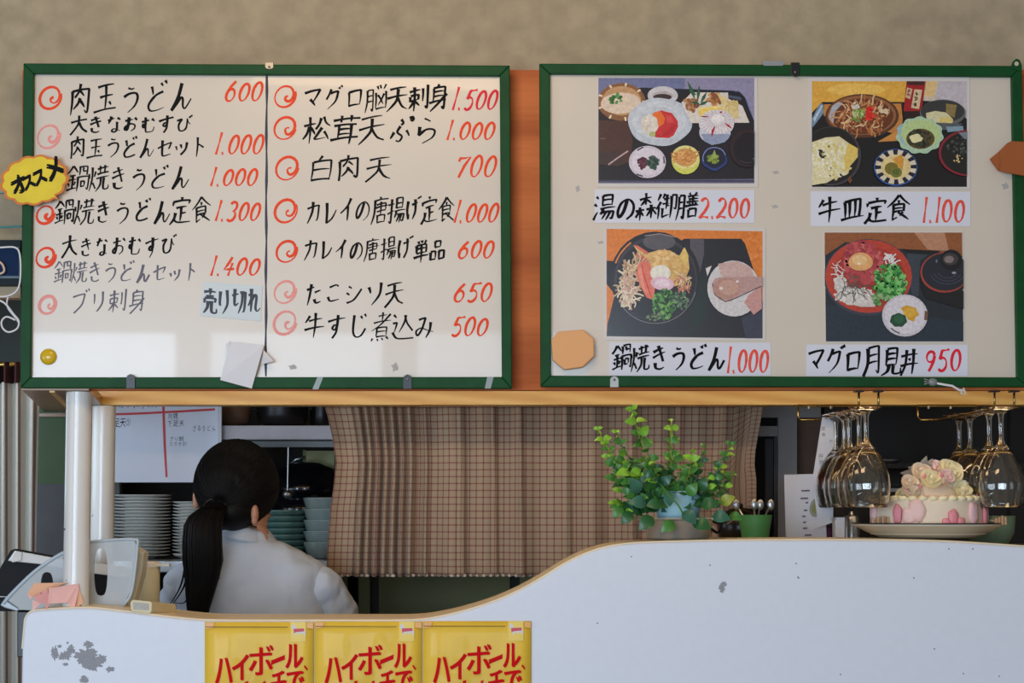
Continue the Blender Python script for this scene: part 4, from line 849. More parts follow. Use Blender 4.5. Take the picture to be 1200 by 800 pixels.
def rack(px0, px1, label):
    xa, xb = Xp(px0, 465, .02), Xp(px1, 465, .02); zr = Zp(478, .02); t = thing('glass_rack', label, 'glass rack', ((xa+xb)/2, .25, zr))
    for x, s in ((xa, -1), (xb, 1)):
        xe = x+s*.043; r = .0021
        pts = [(x, .02, zs-.001), (x, .02, zr+.012), (x, .023, zr+.004), (x, .032, zr), (x, .12, zr), (x, .50, zr-.001), (x+s*.004, .52, zr), (xe-s*.006, .525, zr), (xe, .525, zr+.006), (xe, .525, zs-.001)]
        MB().tube(pts, r, 8).build('rail', M_brass, t, smooth=True)
        MB().box(x-.008, x+.008, .008, .034, zs-.0025, zs-.0001).build('front_plate', M_black, t)
        MB().lathe((x, .021, zs-.004), [(.003, 0), (.003, .0015)], 8, cap=True).build('screw', M_screw, t)
    b = MB(); b.tube([(xa-.045, .525, zs-.003), (xb+.045, .525, zs-.003)], .0026, 6); b.build('rear_bar', M_brass, t)
    for x in (xa-.02, xb-.01): MB().lathe((x, .525, zs-.009), [(.003, 0), (.003, .0055)], 8, cap=True).build('bolt', M_screw, t)
    return (xa+xb)/2, zr+.0028
gx, gz = rack(1006.5, 1029.5, 'brass wire rack under the canopy holding the wine glasses left of the cake')
gl = wineglass((gx, .05, gz)); gl['group'] = 'wine glasses on the left rack'
gl['label'] = 'nearest wine glass hanging upside down on the left rack'
ords = ['second', 'third', 'fourth', 'farthest']
for i, y in enumerate((.14, .23, .32, .41)):
    dup(gl, (gx+(.002, -.002, .003, 0)[i], y, gz), ords[i]+' wine glass from the front on the left rack' if i < 3 else 'farthest wine glass on the left rack, mostly hidden by those before it')
gx, gz = rack(1165.5, 1188.5, 'brass wire rack under the canopy at the right edge, behind the paper cake')
for i, y in enumerate((.05, .14, .31, .40)):
    dup(gl, (gx-(.0, 0.001, 0, .002)[i], y, gz), ('nearest', 'second', 'third', 'farthest')[i]+' wine glass hanging on the rack at the right edge of the photo', 'wine glasses on the right rack')
# ================================================================== cake on enamel plate
cx = Xp(1087, 620, .17); cy = .17; zt = Zp(633.5, 0)+.0035
m1 = (3.78+.17)/2400
M_enam = mat('cream_enamel', (214, 206, 188), rough=.25, coat=.5, var=.03)
t = thing('enamel_plate', 'cream enamel plate with a dark rim under the decorated cake', 'plate', (cx, cy, zt))
R = 87*m1
fix_normals(MB().lathe((cx, cy, zt), [(.001, .0), (R*.62, .0), (R*.66, .002), (R*.80, .010), (R*.97, .0225), (R, .0245), (R, .026), (R*.96, .0248), (R*.8, .014), (R*.64, .006), (.001, .005)], 56).build('dish', M_enam, t, smooth=True))
MB().lathe((cx, cy, zt), [(R*.985, .0255), (R*1.006, .0262), (R*1.012, .0275), (R*1.0, .0285), (R*.985, .0275)], 56).build('rim', mat('dark_rim', (44, 44, 48), rough=.3), t, smooth=True)
ck = thing('decorated_cake', 'pink and cream decorated cake topped with roses and gauze leaves, on the enamel plate', 'cake', (cx, cy, zt+.0055))
M_cream = mat('cake_cream', (240, 222, 196), rough=.7, var=.03, bump=.2); M_yc = mat('pale_yellow_icing', (246, 236, 196), rough=.6, var=.03)
M_pk = mat('pink_icing', (246, 204, 204), rough=.6, var=.04); M_dp = mat('deep_pink_icing', (236, 150, 158), rough=.6, var=.05)
zb = zt+.0065; rb = 66*m1; hb = Zp(584, .03)-zb-.0
MB().lathe((cx, cy, zb), [(.001, 0), (rb, 0), (rb*1.01, .004), (rb, hb*.5), (rb*.985, hb-.004), (rb*.96, hb), (.001, hb+.002)], 48, cap=False).build('cake_body', M_cream, ck, smooth=True)
zc = zb+hb; rnd = random.Random(5)
b = MB()
for i in range(34):
    a = 2*PI*i/34; b.ell((cx+rb*.95*math.cos(a), cy+rb*.95*math.sin(a), zc+.0005), .010, .010, .0055, 8, 5, f=lambda p: p*(1+.1*math.sin(p.x*900)))
b.build('icing_border', M_yc, ck, smooth=True)
def blob_petals(cx_, cy_, cz, w_, h, m, nm, seed):
    r = random.Random(seed); b = MB(); a0 = math.atan2(cy_-cy, cx_-cx); n = Vector((math.cos(a0), math.sin(a0), 0)); u = Vector((-n.y, n.x, 0))
    ring = []
    for i in range(18):
        a = 2*PI*i/18; q = 1+.08*math.sin(5*a+seed)+r.uniform(-.04, .04); ring.append((w_*q*abs(math.cos(a))**.75*(1 if math.cos(a) > 0 else -1), h*q*abs(math.sin(a))**.75*(1 if math.sin(a) > 0 else -1)))
    c = Vector((cx_, cy_, cz)); k = []
    for s, off in ((1.0, 0), (.95, .004), (.5, .0062)): k.append([c+u*x*s+Vector((0, 0, z*s))+n*(off-(x*s)**2/(2*rb)) for x, z in ring])
    b.loft(k, True); return fix_normals(b.build(nm, m, ck, smooth=True))
def side(px, pz, w_, h, m, nm, seed, dr=0):
    # a decoration on the visible side of the cake at picture column px
    dx = Xp(px, 600, cy-rb*.7)-cx; dx = max(-rb*.98, min(rb*.98, dx)); dy = -math.sqrt(max(0, rb*rb-dx*dx))*1.0
    return blob_petals(cx+dx*(1+dr), cy+dy*(1+dr), Zp(pz, cy+dy), w_*m1, h*m1, m, nm, seed)
for i, (px, pz, w_, h, m, nm) in enumerate([(1030, 600, 8, 12, M_pk, 'icing_petal'), (1071, 598, 10, 13, mat('light_pink_icing', (244, 206, 198), rough=.6), 'icing_petal'), (1063, 604, 8, 10, mat('light_pink_icing', (0, 0, 0)), 'icing_petal'),
        (1139, 601, 8, 13, M_pk, 'icing_petal'), (1163, 603, 7, 11, M_pk, 'icing_petal'), (1052, 602, 5.5, 11, M_dp, 'icing_flower'), (1112, 606, 6, 9, M_dp, 'icing_flower'), (1104, 612, 5, 5, M_dp, 'icing_flower'), (1155, 605, 5, 11, M_dp, 'icing_flower'), (1121, 611, 5, 5, M_dp, 'icing_flower')]):
    side(px, pz, w_, h, m, nm, i+1, dr=.0 if nm == 'icing_petal' else .02)
M_waf = mat('wafer_brown', (206, 160, 116), rough=.7, var=.1, scale=90)
for (px, w_) in ((1029, 15), (1169, 9)):
    x = Xp(px, 610, cy-rb*.4); y = cy-rb*.62
    for i in range(4):
        xx = x+(i-1.5)*w_*m1/2.6; b = MB(); b.box(xx-.0024, xx+.0024, y-.004, y+.006, zt+.025, zt+.025+.017-.002*abs(i-2)); b.build('wafer', M_waf, ck, bevel=.001)
def rose(c, r, m, seed, face=(0, -.55, .8)):
    b = MB(); rr = random.Random(seed); q = Vector(face).to_track_quat('Z', 'Y').to_matrix(); c = Vector(c)
    for k in range(9):
        lvl = k//3; R_ = r*(.34+.33*lvl); a0 = k*2.2+seed; rings = []
        hh = r*(.75-.16*lvl)
        for iz in range(4):
            u = iz/3; ring = []
            for j in range(7):
                a = a0+(j/6-.5)*2.3; fl = R_*(.35+.75*math.sin(u*1.9))+ (r*.10*math.sin(j*1.05)*u); ring.append(c+q @ Vector((fl*math.cos(a), fl*math.sin(a), hh*u-(r*.18 if iz == 3 and lvl else 0)*.6)))
            rings.append(ring)
        b.loft(rings, cap=False, closed=False)
    b.ell(c+q @ Vector((0, 0, r*.25)), r*.25, r*.25, r*.42, 8, 6)
    b.build('rose', m, ck, smooth=True)
def rp(px, py, Y=None): return P(px, py, cy if Y is None else Y)
for i, (px, py, r, m, Y) in enumerate([(1091, 563, 12, M_yc, cy-.05), (1108, 559, 9, mat('blush_icing', (244, 216, 206), rough=.6), cy-.045), (1079, 553, 10, M_cream, cy-.02), (1094, 551, 11, mat('blush_icing', (0, 0, 0)), cy), (1113, 551, 12, M_yc, cy-.01), (1119, 557, 9, M_yc, cy-.03),
        (1066, 566, 9, M_cream, cy-.05), (1069, 577, 11, M_cream, cy-.055), (1128, 577, 13, M_yc, cy-.04), (1112, 575, 9, M_cream, cy-.03), (1084, 577, 9, M_cream, cy-.03), (1140, 580, 8, M_yc, cy-.03), (1058, 581, 8, M_yc, cy-.04), (1100, 570, 11, M_yc, cy), (1075, 566, 11, mat('blush_icing', (0, 0, 0)), cy)]):
    rose(rp(px, py, Y), r*m1*1.1, m, i, (0.15*math.sin(i*2), -.75, .62))
MB().lathe((cx+.004, cy, zc), [(rb*.62, -.001), (rb*.55, .012), (rb*.40, .030), (rb*.2, .040), (.001, .044)], 24).build('icing_mound', M_cream, ck, smooth=True)
for (px, py, px2, py2, wd) in ((1076, 556, 1055, 554, 5), (1080, 552, 1086, 534, 5), (1086, 550, 1093, 537, 4), (1076, 552, 1064, 547, 4)):
    a, e = rp(px, py), rp(px2, py2, cy-.01); b = MB(); d = (e-a); s = Vector((-d.z, 0, d.x)).normalized()*wd*m1; rings = []
    for i in range(7):
        u = i/6; w2 = math.sin(PI*min(.98, max(.06, u))**.8); rings.append([a+d*u-s*w2+Vector((0, .002, 0)), a+d*u+Vector((0, -.0015, 0)), a+d*u+s*w2+Vector((0, .002, 0))])
    b.loft(rings, False, False); b.build('gauze_leaf', mat('gauze', (176, 168, 150), rough=.5, alpha=.75), ck, smooth=True)
b = MB()
for i in range(7): 
    a = rp(1078+rnd.uniform(-4, 4), 552); e = rp(1072+i*4.2, 539+abs(i-3)*1.6); b.tube([a, e], .0005, 4); b.ell(e, .0012, .0012, .0018, 6, 4)
b.build('stamen', M_paper, ck)
for i, (px, py) in enumerate([(1083, 558), (1078, 570), (1146, 580), (1103, 557), (1062, 573)]):
    MB().ell(rp(px, py, cy-.055), .004, .003, .005, 7, 5).build('pink_bud', M_dp, ck, smooth=True)
b = MB()
for i in range(11): b.ell(rp(1084+i*2.6, 582+(.6 if i % 2 else -.2), cy-rb*.6), .0035, .003, .003, 7, 5)
b.build('icing_beads', M_pk, ck, smooth=True)
# green bowl behind
xg = Xp(1160, 625, .42); rg = .052
t = thing('green_bowl', 'pale green bowl partly hidden behind the right end of the enamel plate', 'bowl', (xg, .42, Zp(643, .42)))
zg = Zp(643, .42); hg = Zp(604, .42)-zg
fix_normals(MB().lathe((xg, .42, zg), [(.001, 0), (rg*.6, 0), (rg*.95, hg*.5), (rg, hg), (rg*.94, hg), (rg*.88, hg*.5), (rg*.5, .004), (.001, .004)], 32).build('bowl_body', mat('celadon', (120, 150, 128), rough=.3, coat=.4), t, smooth=True))
# ================================================================== serving ledge behind the partition
zl = Zp(640, .3)
tag(MB().box(Xp(742, 650, .2), Xp(1330, 650, .2), .205, .62, zl-.03, zl).build('serving_ledge', mat('ledge_laminate', (160, 150, 132), rough=.5)), 'serving ledge behind the white partition, under the green cup and papers', 'ledge')
struct(MB().box(Xp(742, 650, .2), Xp(1330, 650, .2), .50, .55, 0, zl-.03).build('trim_5', mat('ledge_support', (90, 84, 74))))
# ================================================================== plant, pot, metal bowl
px0 = Xp(795, 635, .10); Yp = .10; zpt = Zp(635, 0)+.0035
t = thing('metal_bowl', 'shallow stainless bowl with a wide flat rim, holding the leafy plant pot', 'bowl', (px0, Yp, zpt))
mm = (3.78+Yp)/2400
fix_normals(MB().lathe((px0, Yp, zpt), [(.001, 0), (33*mm, 0), (36*mm, .004), (39.5*mm, 21*mm), (41*mm, 22.5*mm), (55*mm, 22.6*mm), (57*mm, 23.6*mm), (56*mm, 25.2*mm), (54*mm, 24.8*mm), (40*mm, 24.4*mm), (38*mm, 21*mm), (34.5*mm, .006), (.001, .003)], 48).build('bowl_body', mat('spun_steel', (196, 194, 188), rough=.3, metal=.7, var=.05), t, auto=.7))
pl = thing('potted_jade_plant', 'bushy green plant with round glossy leaves in a light blue pot, before the checked curtain', 'plant', (px0, Yp, zpt+.004))
hp = Zp(578, Yp)-zpt
fix_normals(MB().lathe((px0, Yp, zpt+.004), [(.001, 0), (21*mm, 0), (25*mm, hp*.5), (29*mm, hp*.9), (30*mm, hp), (27.5*mm, hp), (26*mm, hp*.85), (.001, hp*.84)], 40).build('pot', mat('light_blue_pot', (160, 204, 214), rough=.35), pl, smooth=True))
MB().lathe((px0, Yp, zpt+.004+hp*.85), [(.001, .003), (26*mm, 0)], 20).build('soil', mat('soil', (60, 44, 34), rough=.95, var=.3, scale=300), pl)
M_leafs = [mat('leaf_deep', (44, 96, 50), rough=.35, var=.2, scale=60), mat('leaf_mid', (70, 128, 54), rough=.35, var=.2, scale=60), mat('leaf_bright', (132, 188, 56), rough=.4, var=.15, scale=60), mat('leaf_blueish', (56, 106, 84), rough=.35, var=.2, scale=60), mat('leaf_yellow', (150, 160, 60), rough=.4, var=.15, scale=60)]
def leafmesh(m):
    b = MB(); rings = []; L, W = .0120, .0088
    for i in range(6):
        u = i/5; w_ = W*math.sin(PI*(.06+.90*u**.85)); zc_ = .0035*math.sin(u*PI*.9)-.004*u*u
        rings.append([Vector((-w_, L*2*u, zc_+.0018*(w_/W))), Vector((0, L*2*u, zc_)), Vector((w_, L*2*u, zc_+.0018*(w_/W)))])
    b.loft(rings, False, False); me = b.build('leaf', m, None, smooth=True, origin=(0, 0, 0)); d = me.data; 
    bpy.data.objects.remove(me); return d
LM = [leafmesh(m) for m in M_leafs]
def leaf(pos, direc, up, size, k):
    o = bpy.data.objects.new('leaf', LM[k]); COL.objects.link(o); o.parent = pl; d = Vector(direc).normalized(); u = Vector(up)
    x = d.cross(u).normalized(); z = x.cross(d)
    M = Matrix((x, d, z)).transposed().to_4x4(); o.matrix_local = Matrix.Translation(Vector(pos)-ORG[pl.name]) @ M @ Matrix.Diagonal((size, size*.92, size, 1))
rl = random.Random(21); base = Vector((px0, Yp, zpt+hp*.86))
STEMS = [(701, 503, -.03, .75, 1), (722, 506, .02, .75, 0), (741, 480, -.01, 1.05, 1), (787, 494, .01, .85, 1), (826, 524, -.02, .8, 0), (856, 520, -.03, .8, 0), (812, 530, -.05, .9, 1), (760, 545, -.07, 1.1, 0), (775, 548, .04, 1, 0), (720, 560, -.06, 1.2, 0), (735, 550, -.04, 1.3, 0),
         (838, 560, -.05, 1.1, 0), (850, 570, .0, 1.1, 0), (800, 548, -.02, 1, 0), (745, 560, -.03, 1.2, 0), (860, 556, .03, .9, 0), (790, 530, .05, .9, 0), (818, 545, -.03, 1, 0), (730, 535, .0, 1.1, 0), (750, 540, .03, 1.1, 0), (845, 548, .02, 1, 0), (770, 556, -.05, 1.2, 0), (830, 572, -.05, 1.2, 0), (806, 562, -.06, 1.2, 0), (728, 575, -.02, 1.2, 0), (712, 535, .02, .9, 0), (722, 590, -.03, 1.2, 0), (745, 582, -.06, 1.3, 0), (735, 600, -.04, 1.1, 0), (838, 590, -.06, 1.2, 0), (852, 585, -.02, 1.1, 0)]
for si, (tx, ty, dy, ls, bright) in enumerate(STEMS):
    tip = P(tx, ty, Yp+dy); b0 = base+Vector((rl.uniform(-.025, .025), dy*.3, -.005)); c1 = b0.lerp(tip, .45)+Vector(((tip.x-b0.x)*.28, 0, -.01)); path = []
    for i in range(11):
        u = i/10; path.append(b0*(1-u)**2+c1*2*u*(1-u)+tip*u*u)
    MB().tube(path, [.0017-.0007*i/10 for i in range(11)], 6).build('stem', M_leafs[4 if bright else 1], pl, smooth=True)
    Ls = (tip-b0).length; nn = max(5, int(Ls/.0125)); 
    for i in range(nn):
        u = .18+.82*i/(nn-1); j = min(9, int(u*10)); p = path[j].lerp(path[j+1], u*10-j); tdir = (path[j+1]-path[j]).normalized(); a = (i % 2)*PI/2+rl.uniform(-.4, .4)
        o1 = Vector((math.cos(a), math.sin(a), 0))
        for s in (1, -1):
            if rl.random() < .12: continue
            d = (o1*s+tdir*rl.uniform(.2, .8)+Vector((0, 0, rl.uniform(-.35, .25)))); kk = (2 if bright or rl.random() < .5 else 1) if u > .80 else ((2 if rl.random() < .12 else 1) if bright and u > .5 else rl.choice((0, 0, 0, 1, 3)))
            sz = ls*(.62 if u > .93 else rl.uniform(.75, 1.15))
            leaf(p, d, Vector((rl.uniform(-.6, .6), rl.uniform(-1.2, -.4), rl.uniform(.0, .9))), sz, kk)
# big front leaves and a drooping sprig
for (x, y, dy, s, k, dx, dz) in [(757, 590, -.075, 1.5, 3, -.9, .1), (748, 578, -.07, 1.5, 3, -.4, .8), (765, 606, -.08, 1.6, 0, -.6, -.5), (775, 590, -.08, 1.3, 0, -.9, -.1), (800, 600, -.085, 1.5, 3, .6, -.5), (812, 612, -.08, 1.6, 0, .7, -.2), (790, 612, -.085, 1.4, 1, -.6, -.4),
                                   (822, 592, -.07, 1.4, 0, .7, .1), (835, 605, -.07, 1.5, 3, .9, -.1), (806, 580, -.07, 1.3, 1, .5, .7), (740, 600, -.06, 1.3, 0, -.6, -.7), (730, 595, -.05, 1.2, 1, -.7, -.6), (845, 590, -.05, 1.3, 4, .7, .4), (855, 603, -.04, 1.1, 1, .8, -.3), (783, 575, -.08, 1.3, 3, .1, -1), (820, 575, -.06, 1.3, 0, .3, .8)]:
    leaf(P(x, y, Yp+dy), (dx, -.3, dz), (.1, -1, .35), s, k)
MB().tube([P(770, 562, Yp-.05), P(782, 578, Yp-.085), P(795, 592, Yp-.09), P(803, 606, Yp-.09)], .0016, 6).build('stem', M_leafs[1], pl, smooth=True)
# ================================================================== things on the ledge right of the plant
def cup(name, label, cat, px, pyb, pyt, rt_px, rb_px, Y, m, zfloor=None, th=.002):
    k_ = (Y-CAMY)/F; x = Xp(px, pyb, Y); z = zl if zfloor is None else zfloor; h = Zp(pyt, Y)-z; rt, rb_ = rt_px*k_, rb_px*k_
    t = thing(name, label, cat, (x, Y, z))
    fix_normals(MB().lathe((x, Y, z), [(.001, .0), (rb_, 0), (rt, h), (rt-th, h), (rb_-th, th), (.001, th)], 32).build('cup_body', m, t, smooth=False, auto=.6)); return t, x, z, h
t, x, z, h = cup('green_cup', 'green plastic cup of spoons standing right of the plant', 'cup', 885, 632, 603, 20, 14, .30, mat('green_plastic', (70, 132, 72), rough=.5))
for i, (dx, dz, l) in enumerate([(-.03, .05, .1), (.0, .06, .1), (.028, .055, .11), (.012, .05, .09)]):
    t = thing('spoon', ['leftmost', 'second from the left', 'rightmost', 'third from the left'][i]+' metal spoon in the green cup' if i in (0, 2) else 'metal spoon in the green cup, '+['', 'second from the left', '', 'third from the left'][i], 'spoon', (x, .30, z+.005), 'spoons in the green cup')
    top_ = Vector((x+dx*1.1, .30+.01*i, z+h+.014)); MB().tube([(x-dx*.3, .30, z+.005), top_], .0018, 6).build('handle', M_steel, t, smooth=True)
    MB().ell(top_+Vector((dx*.12, 0, .006)), .007, .003, .011, 10, 6).build('spoon_bowl', M_steel, t, smooth=True)
k_ = (.36-CAMY)/F
x = Xp(868, 630, .40)
t = thing('dark_pot', 'rounded black pot between the plant and the green cup', 'pot', (x, .42, zl))
MB().lathe((x, .42, zl), [(.03, 0), (.042, .01), (.046, .04), (.040, .062), (.02, .074), (.001, .078)], 28, cap=True).build('pot_body', mat('black_glaze', (22, 18, 18), rough=.25), t, smooth=True)
MB().ell((x, .42, zl+.08), .008, .008, .006, 10, 6).build('lid_knob', M_black, t, smooth=True)
MB().tube([(x-.044, .42, zl+.045), (x-.06, .41, zl+.05), (x-.062, .41, zl+.035), (x-.045, .42, zl+.025)], .003, 6).build('handle', M_black, t, smooth=True)
# papers
M_pale = mat('menu_paper', (196, 198, 206), rough=.7, var=.04, scale=10)
def card(name, label, cat, pts, Y, m, th=.0012, tilt=0):
    t = thing(name, label, cat, P(pts[0][0], max(p[1] for p in pts), Y)); sheet(pts, Y, th).build('sheet', m, t); return t
t = card('printed_paper', 'white printed sheet with short lines of text, leaning behind the green cup', 'paper', [(919, 556), (966, 555), (969, 640), (921, 640)], .44, M_pale)
k = Ink(.4395)
k.L = 2
for (x, y, w_) in [(939, 574, 10), (938, 583, 9), (944, 588, 3), (942, 597, 4), (940, 604, 4), (941, 611, 4), (941, 618, 5), (943, 626, 8)]:
    k = Ink(.4395); k.L = 2; k.poly([(x, y), (x+w_, y-.3), (x+w_, y+1.6), (x, y+1.8)], None); k.mb.build('printed_line', M_ink2, t)
k = Ink(.4395); k.L = 2; k.ell(957, 594, 8, 12, None, rot=.3); k.mb.build('printed_bowl', mat('print_grey', (140, 140, 130)), t)
k = Ink(.4395); k.L = 4; k.ell(957, 594, 5, 8, None, rot=.3); k.mb.build('printed_food', mat('print_olive', (130, 130, 70)), t)
t = card('printed_paper', 'tall narrow leaflet with a red diamond, between the printed sheet and the wine glasses', 'paper', [(964, 486), (980, 482), (976, 612), (958, 608), (952, 562)], .43, mat('leaflet_paper', (204, 204, 208), rough=.6))
k = Ink(.4295); k.L = 2; k.poly([(957, 559), (965, 546), (966, 561), (962, 572)], None); k.mb.build('red_diamond', mat('diamond_red', (180, 60, 50)), t)
for (ch, x, y, s) in [('定', 965, 502, 5), ('食', 965, 509, 5), ('弁', 962, 534, 6), ('当', 962, 541, 6), ('円', 974, 517, 4), ('鍋', 965, 574, 5)]:
    vs, fs = glyph(ch, 0); b = MB(); b.add([P(x+(u-.5)*s, y-(v-.38)*s, .4293) for u, v in vs], fs); b.build('printed_letter', M_ink2, t)
t = card('printed_paper', 'pale sheet curling forward below the leftmost hanging wine glasses', 'paper', [(944, 612), (972, 606), (976, 612), (950, 621)], .40, mat('leaflet_paper', (0, 0, 0)))
t = thing('white_carton', 'small white carton standing below the left wine glasses', 'carton', P(983, 634, .42)); xx = Xp(977, 610, .42); x2 = Xp(988, 610, .42)
MB().box(xx, x2, .40, .44, zl, Zp(610, .42)).build('carton_body', M_paper, t, bevel=.001); b = MB(); b.prism([(xx, .40, Zp(610, .42)), (xx+.003, .40, Zp(606, .42)), (x2, .40, Zp(606, .42)), (x2, .40, Zp(610, .42))], (0, .04, 0)); b.build('carton_top', M_paper, t)
t = thing('purple_pouch', 'small dark purple and brown pouch beside the white carton', 'pouch', P(971, 634, .45)); MB().ell((Xp(971, 620, .45), .46, zl+.02), .012, .010, .02, 10, 8).build('pouch_body', mat('purple_cloth', (86, 36, 66)), t, smooth=True)
t = thing('steel_canister', 'grey metal canister behind the left wine glasses', 'canister', (Xp(1001, 620, .5), .5, zl)); MB().lathe((Xp(998, 620, .5), .5, zl), [(.017, 0), (.017, .055), (.014, .06), (.001, .062)], 20, cap=True).build('canister_body', M_steel, t, smooth=False, auto=.6)
MB().lathe((Xp(998, 620, .5), .5, zl+.062), [(.006, 0), (.004, .006), (.001, .007)], 10, cap=True).build('lid_knob', M_steel, t, auto=.6)
# ================================================================== kitchen background
# service cabinet frames right of the curtain
M_grey = mat('grey_painted_frame', (150, 146, 146), rough=.5, var=.05); M_br = mat('brown_panel', (104, 78, 62), rough=.6, var=.12)
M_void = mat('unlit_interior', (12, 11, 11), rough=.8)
def slab(nm, m, par, xa, xb, ya, yb, Y, th=.02): 
    b = MB(); b.prism([P(x, y, Y) for x, y in ((xa, ya), (xb, ya), (xb, yb), (xa, yb))], (0, th, 0)); return b.build(nm, m, par)
cab = thing('kitchen_cabinet', 'grey framed cabinet with dark openings, between the checked curtain and the leaflets', 'cabinet', P(925, 700, 1.22))
slab('top_rail', M_grey, cab, 890, 962, 476, 489, 1.20); slab('upper_rail', M_grey, cab, 890, 920, 499, 511, 1.20); slab('stile', M_grey, cab, 912, 934, 489, 720, 1.19); slab('rear_panel', M_br, cab, 934, 966, 486, 720, 1.24)
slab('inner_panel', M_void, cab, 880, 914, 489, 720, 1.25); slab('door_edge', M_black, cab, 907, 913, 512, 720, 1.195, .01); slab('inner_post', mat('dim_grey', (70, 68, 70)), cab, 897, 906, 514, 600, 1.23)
t = thing('dark_fridge', 'large black refrigerated cabinet behind the wine glasses', 'cabinet', P(1100, 760, 1.3))
slab('body', mat('black_cabinet', (26, 22, 20), rough=.35, var=.3, scale=4), t, 985, 1330, 440, 900, 1.30, .5)
slab('door_edge', mat('dark_brown_edge', (52, 38, 30), rough=.5), t, 966, 990, 440, 900, 1.285, .02)
slab('door_seam', M_dark, t, 1180, 1184, 440, 900, 1.2985, .004)
slab('handle', M_steel, t, 1036, 1060, 572, 576, 1.28, .01)
slab('shelf_edge', mat('dim_steel', (60, 60, 58), rough=.35, metal=.6), t, 1036, 1330, 566, 569, 1.29, .01)
t = thing('stainless_tray', 'small steel dish edge glinting behind the cake roses', 'dish', P(1040, 545, 1.1)); xq = Xp(1035, 540, 1.1); zq = Zp(543, 1.1)
MB().lathe((xq, 1.1, zq-.0), [(.001, 0), (.03, 0), (.045, .008), (.044, .009), (.03, .002)], 24).build('dish_body', M_steel, t, smooth=True)
tag(MB().box(xq-.05, Xp(1330, 540, 1.1), 1.05, 1.28, zq-.012, zq-.0005).build('dark_shelf', mat('dim_shelf', (30, 28, 26))), 'dark shelf inside the kitchen behind the cake', 'shelf')
# green cupboard doors seen beneath the curtain
ol = mat('olive_door', (112, 116, 72), rough=.5, var=.06, scale=5); cup_ = thing('olive_cupboard', 'olive green cupboard whose doors show below the checked curtain', 'cupboard', P(600, 900, 1.5))
slab('carcass', M_dark, cup_, 400, 880, 560, 960, 1.52, .3)
for xa, xb in ((402, 418), (418, 434), (444, 598), (609, 760), (770, 880)): slab('door_panel', ol, cup_, xa, xb-.5, 560, 960, 1.50, .018)
for xa, xb in ((434, 444), (598, 609), (760, 770)): slab('door_gap_stile', mat('dark_stile', (40, 42, 34)), cup_, xa, xb, 560, 960, 1.51, .012)
# left: green wall panel and dark lower door

struct(slab('trim_11', mat('bottle_green', (74, 98, 64), rough=.6), None, 30, 140, 380, 567, 1.2)); struct(slab('trim_12', mat('slate_grey', (88, 88, 92), rough=.6, var=.1), None, 30, 140, 567, 900, 1.19, .03))
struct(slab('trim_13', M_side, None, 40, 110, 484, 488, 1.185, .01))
# kitchen memo whiteboard
t = thing('memo_whiteboard', 'bluish whiteboard ruled with red tape, on the kitchen shelf left of the ponytailed woman', 'whiteboard', P(190, 565, 1.05))
MY = 1.02
slab('memo_surface', mat('memo_white', (206, 212, 228), rough=.45, var=.015), t, 110, 256, 440, 565, MY, .006)
slab('memo_edge', mat('memo_frame', (190, 194, 200), rough=.4), t, 255, 259.5, 440, 564, MY-.003, .010)
Mrt = mat('red_tape', (196, 46, 58), rough=.5, var=.03)
k = Ink(MY); k.L = 6; k.stroke([(110, 486), (160, 484.5), (210, 482), (252, 479.5)], 2.6, None); k.stroke([(190.5, 440), (191.5, 476), (193, 520), (195.2, 559)], [3, 3, 3, 2.4], None); k.mb.build('red_tape', Mrt, t)
for tx, xa, xb, ya, yb, wt in [('サジオトメリスト', 122, 188, 467, 481, .03), ('ラインナップ', 198, 246, 464, 479, .03), ('下足天①', 126, 154, 488, 501, 0), ('月見', 196, 209, 483, 492, .02), ('下足天', 196, 216, 491, 501, .02), ('ざるうどん', 225, 253, 496, 507, .01), ('ブリ刺', 198, 215, 510, 518, .02), ('とりかわ', 198, 219, 516, 524, .02)]:
    b = MB(); write(b, MY, tx, xa, xb, ya+.8, yb-.8, off=0, slant=.0); b.build('memo_writing', M_ink, t)
# steel shelves
SY = 1.12
zsh = Zp(655, SY)
t = thing('steel_shelf', 'steel kitchen shelf carrying the stacks of plates, left of and behind the woman', 'shelf', P(260, 690, SY+.15))
MB().box(Xp(60, 655, SY), Xp(398, 655, SY), SY-.12, SY+.34, zsh-.028, zsh).build('shelf_board', M_steel, t, bevel=.002)
for px in (66, 392): MB().tube([(Xp(px, 655, SY), SY+.25, 0), (Xp(px, 655, SY), SY+.25, zsh+.45)], .012, 10).build('upright', M_steel, t, smooth=True)
zup = Zp(500, SY)
t = thing('upper_shelf', 'light grey upper shelf above the woman, carrying dark pots', 'shelf', P(320, 515, SY+.1))
MB().box(Xp(256, 500, SY), Xp(400, 500, SY), SY-.08, SY+.3, Zp(515, SY-.08), zup).build('shelf_board', mat('shelf_grey', (176, 172, 178), rough=.45), t, bevel=.002)
MB().box(Xp(256, 500, SY), Xp(400, 500, SY), SY-.02, SY+.0, Zp(524, SY), Zp(517, SY)).build('shelf_bracket', mat('dim_steel', (0, 0, 0)), t)
for px in (262, 396): MB().box(Xp(px, 500, SY)-.008, Xp(px, 500, SY)+.008, SY+.27, SY+.29, zsh, zup-.02).build('shelf_post', mat('dim_steel', (0, 0, 0)), t)
struct(slab('trim_6', M_dark, None, 40, 420, 420, 800, 1.50, .02))
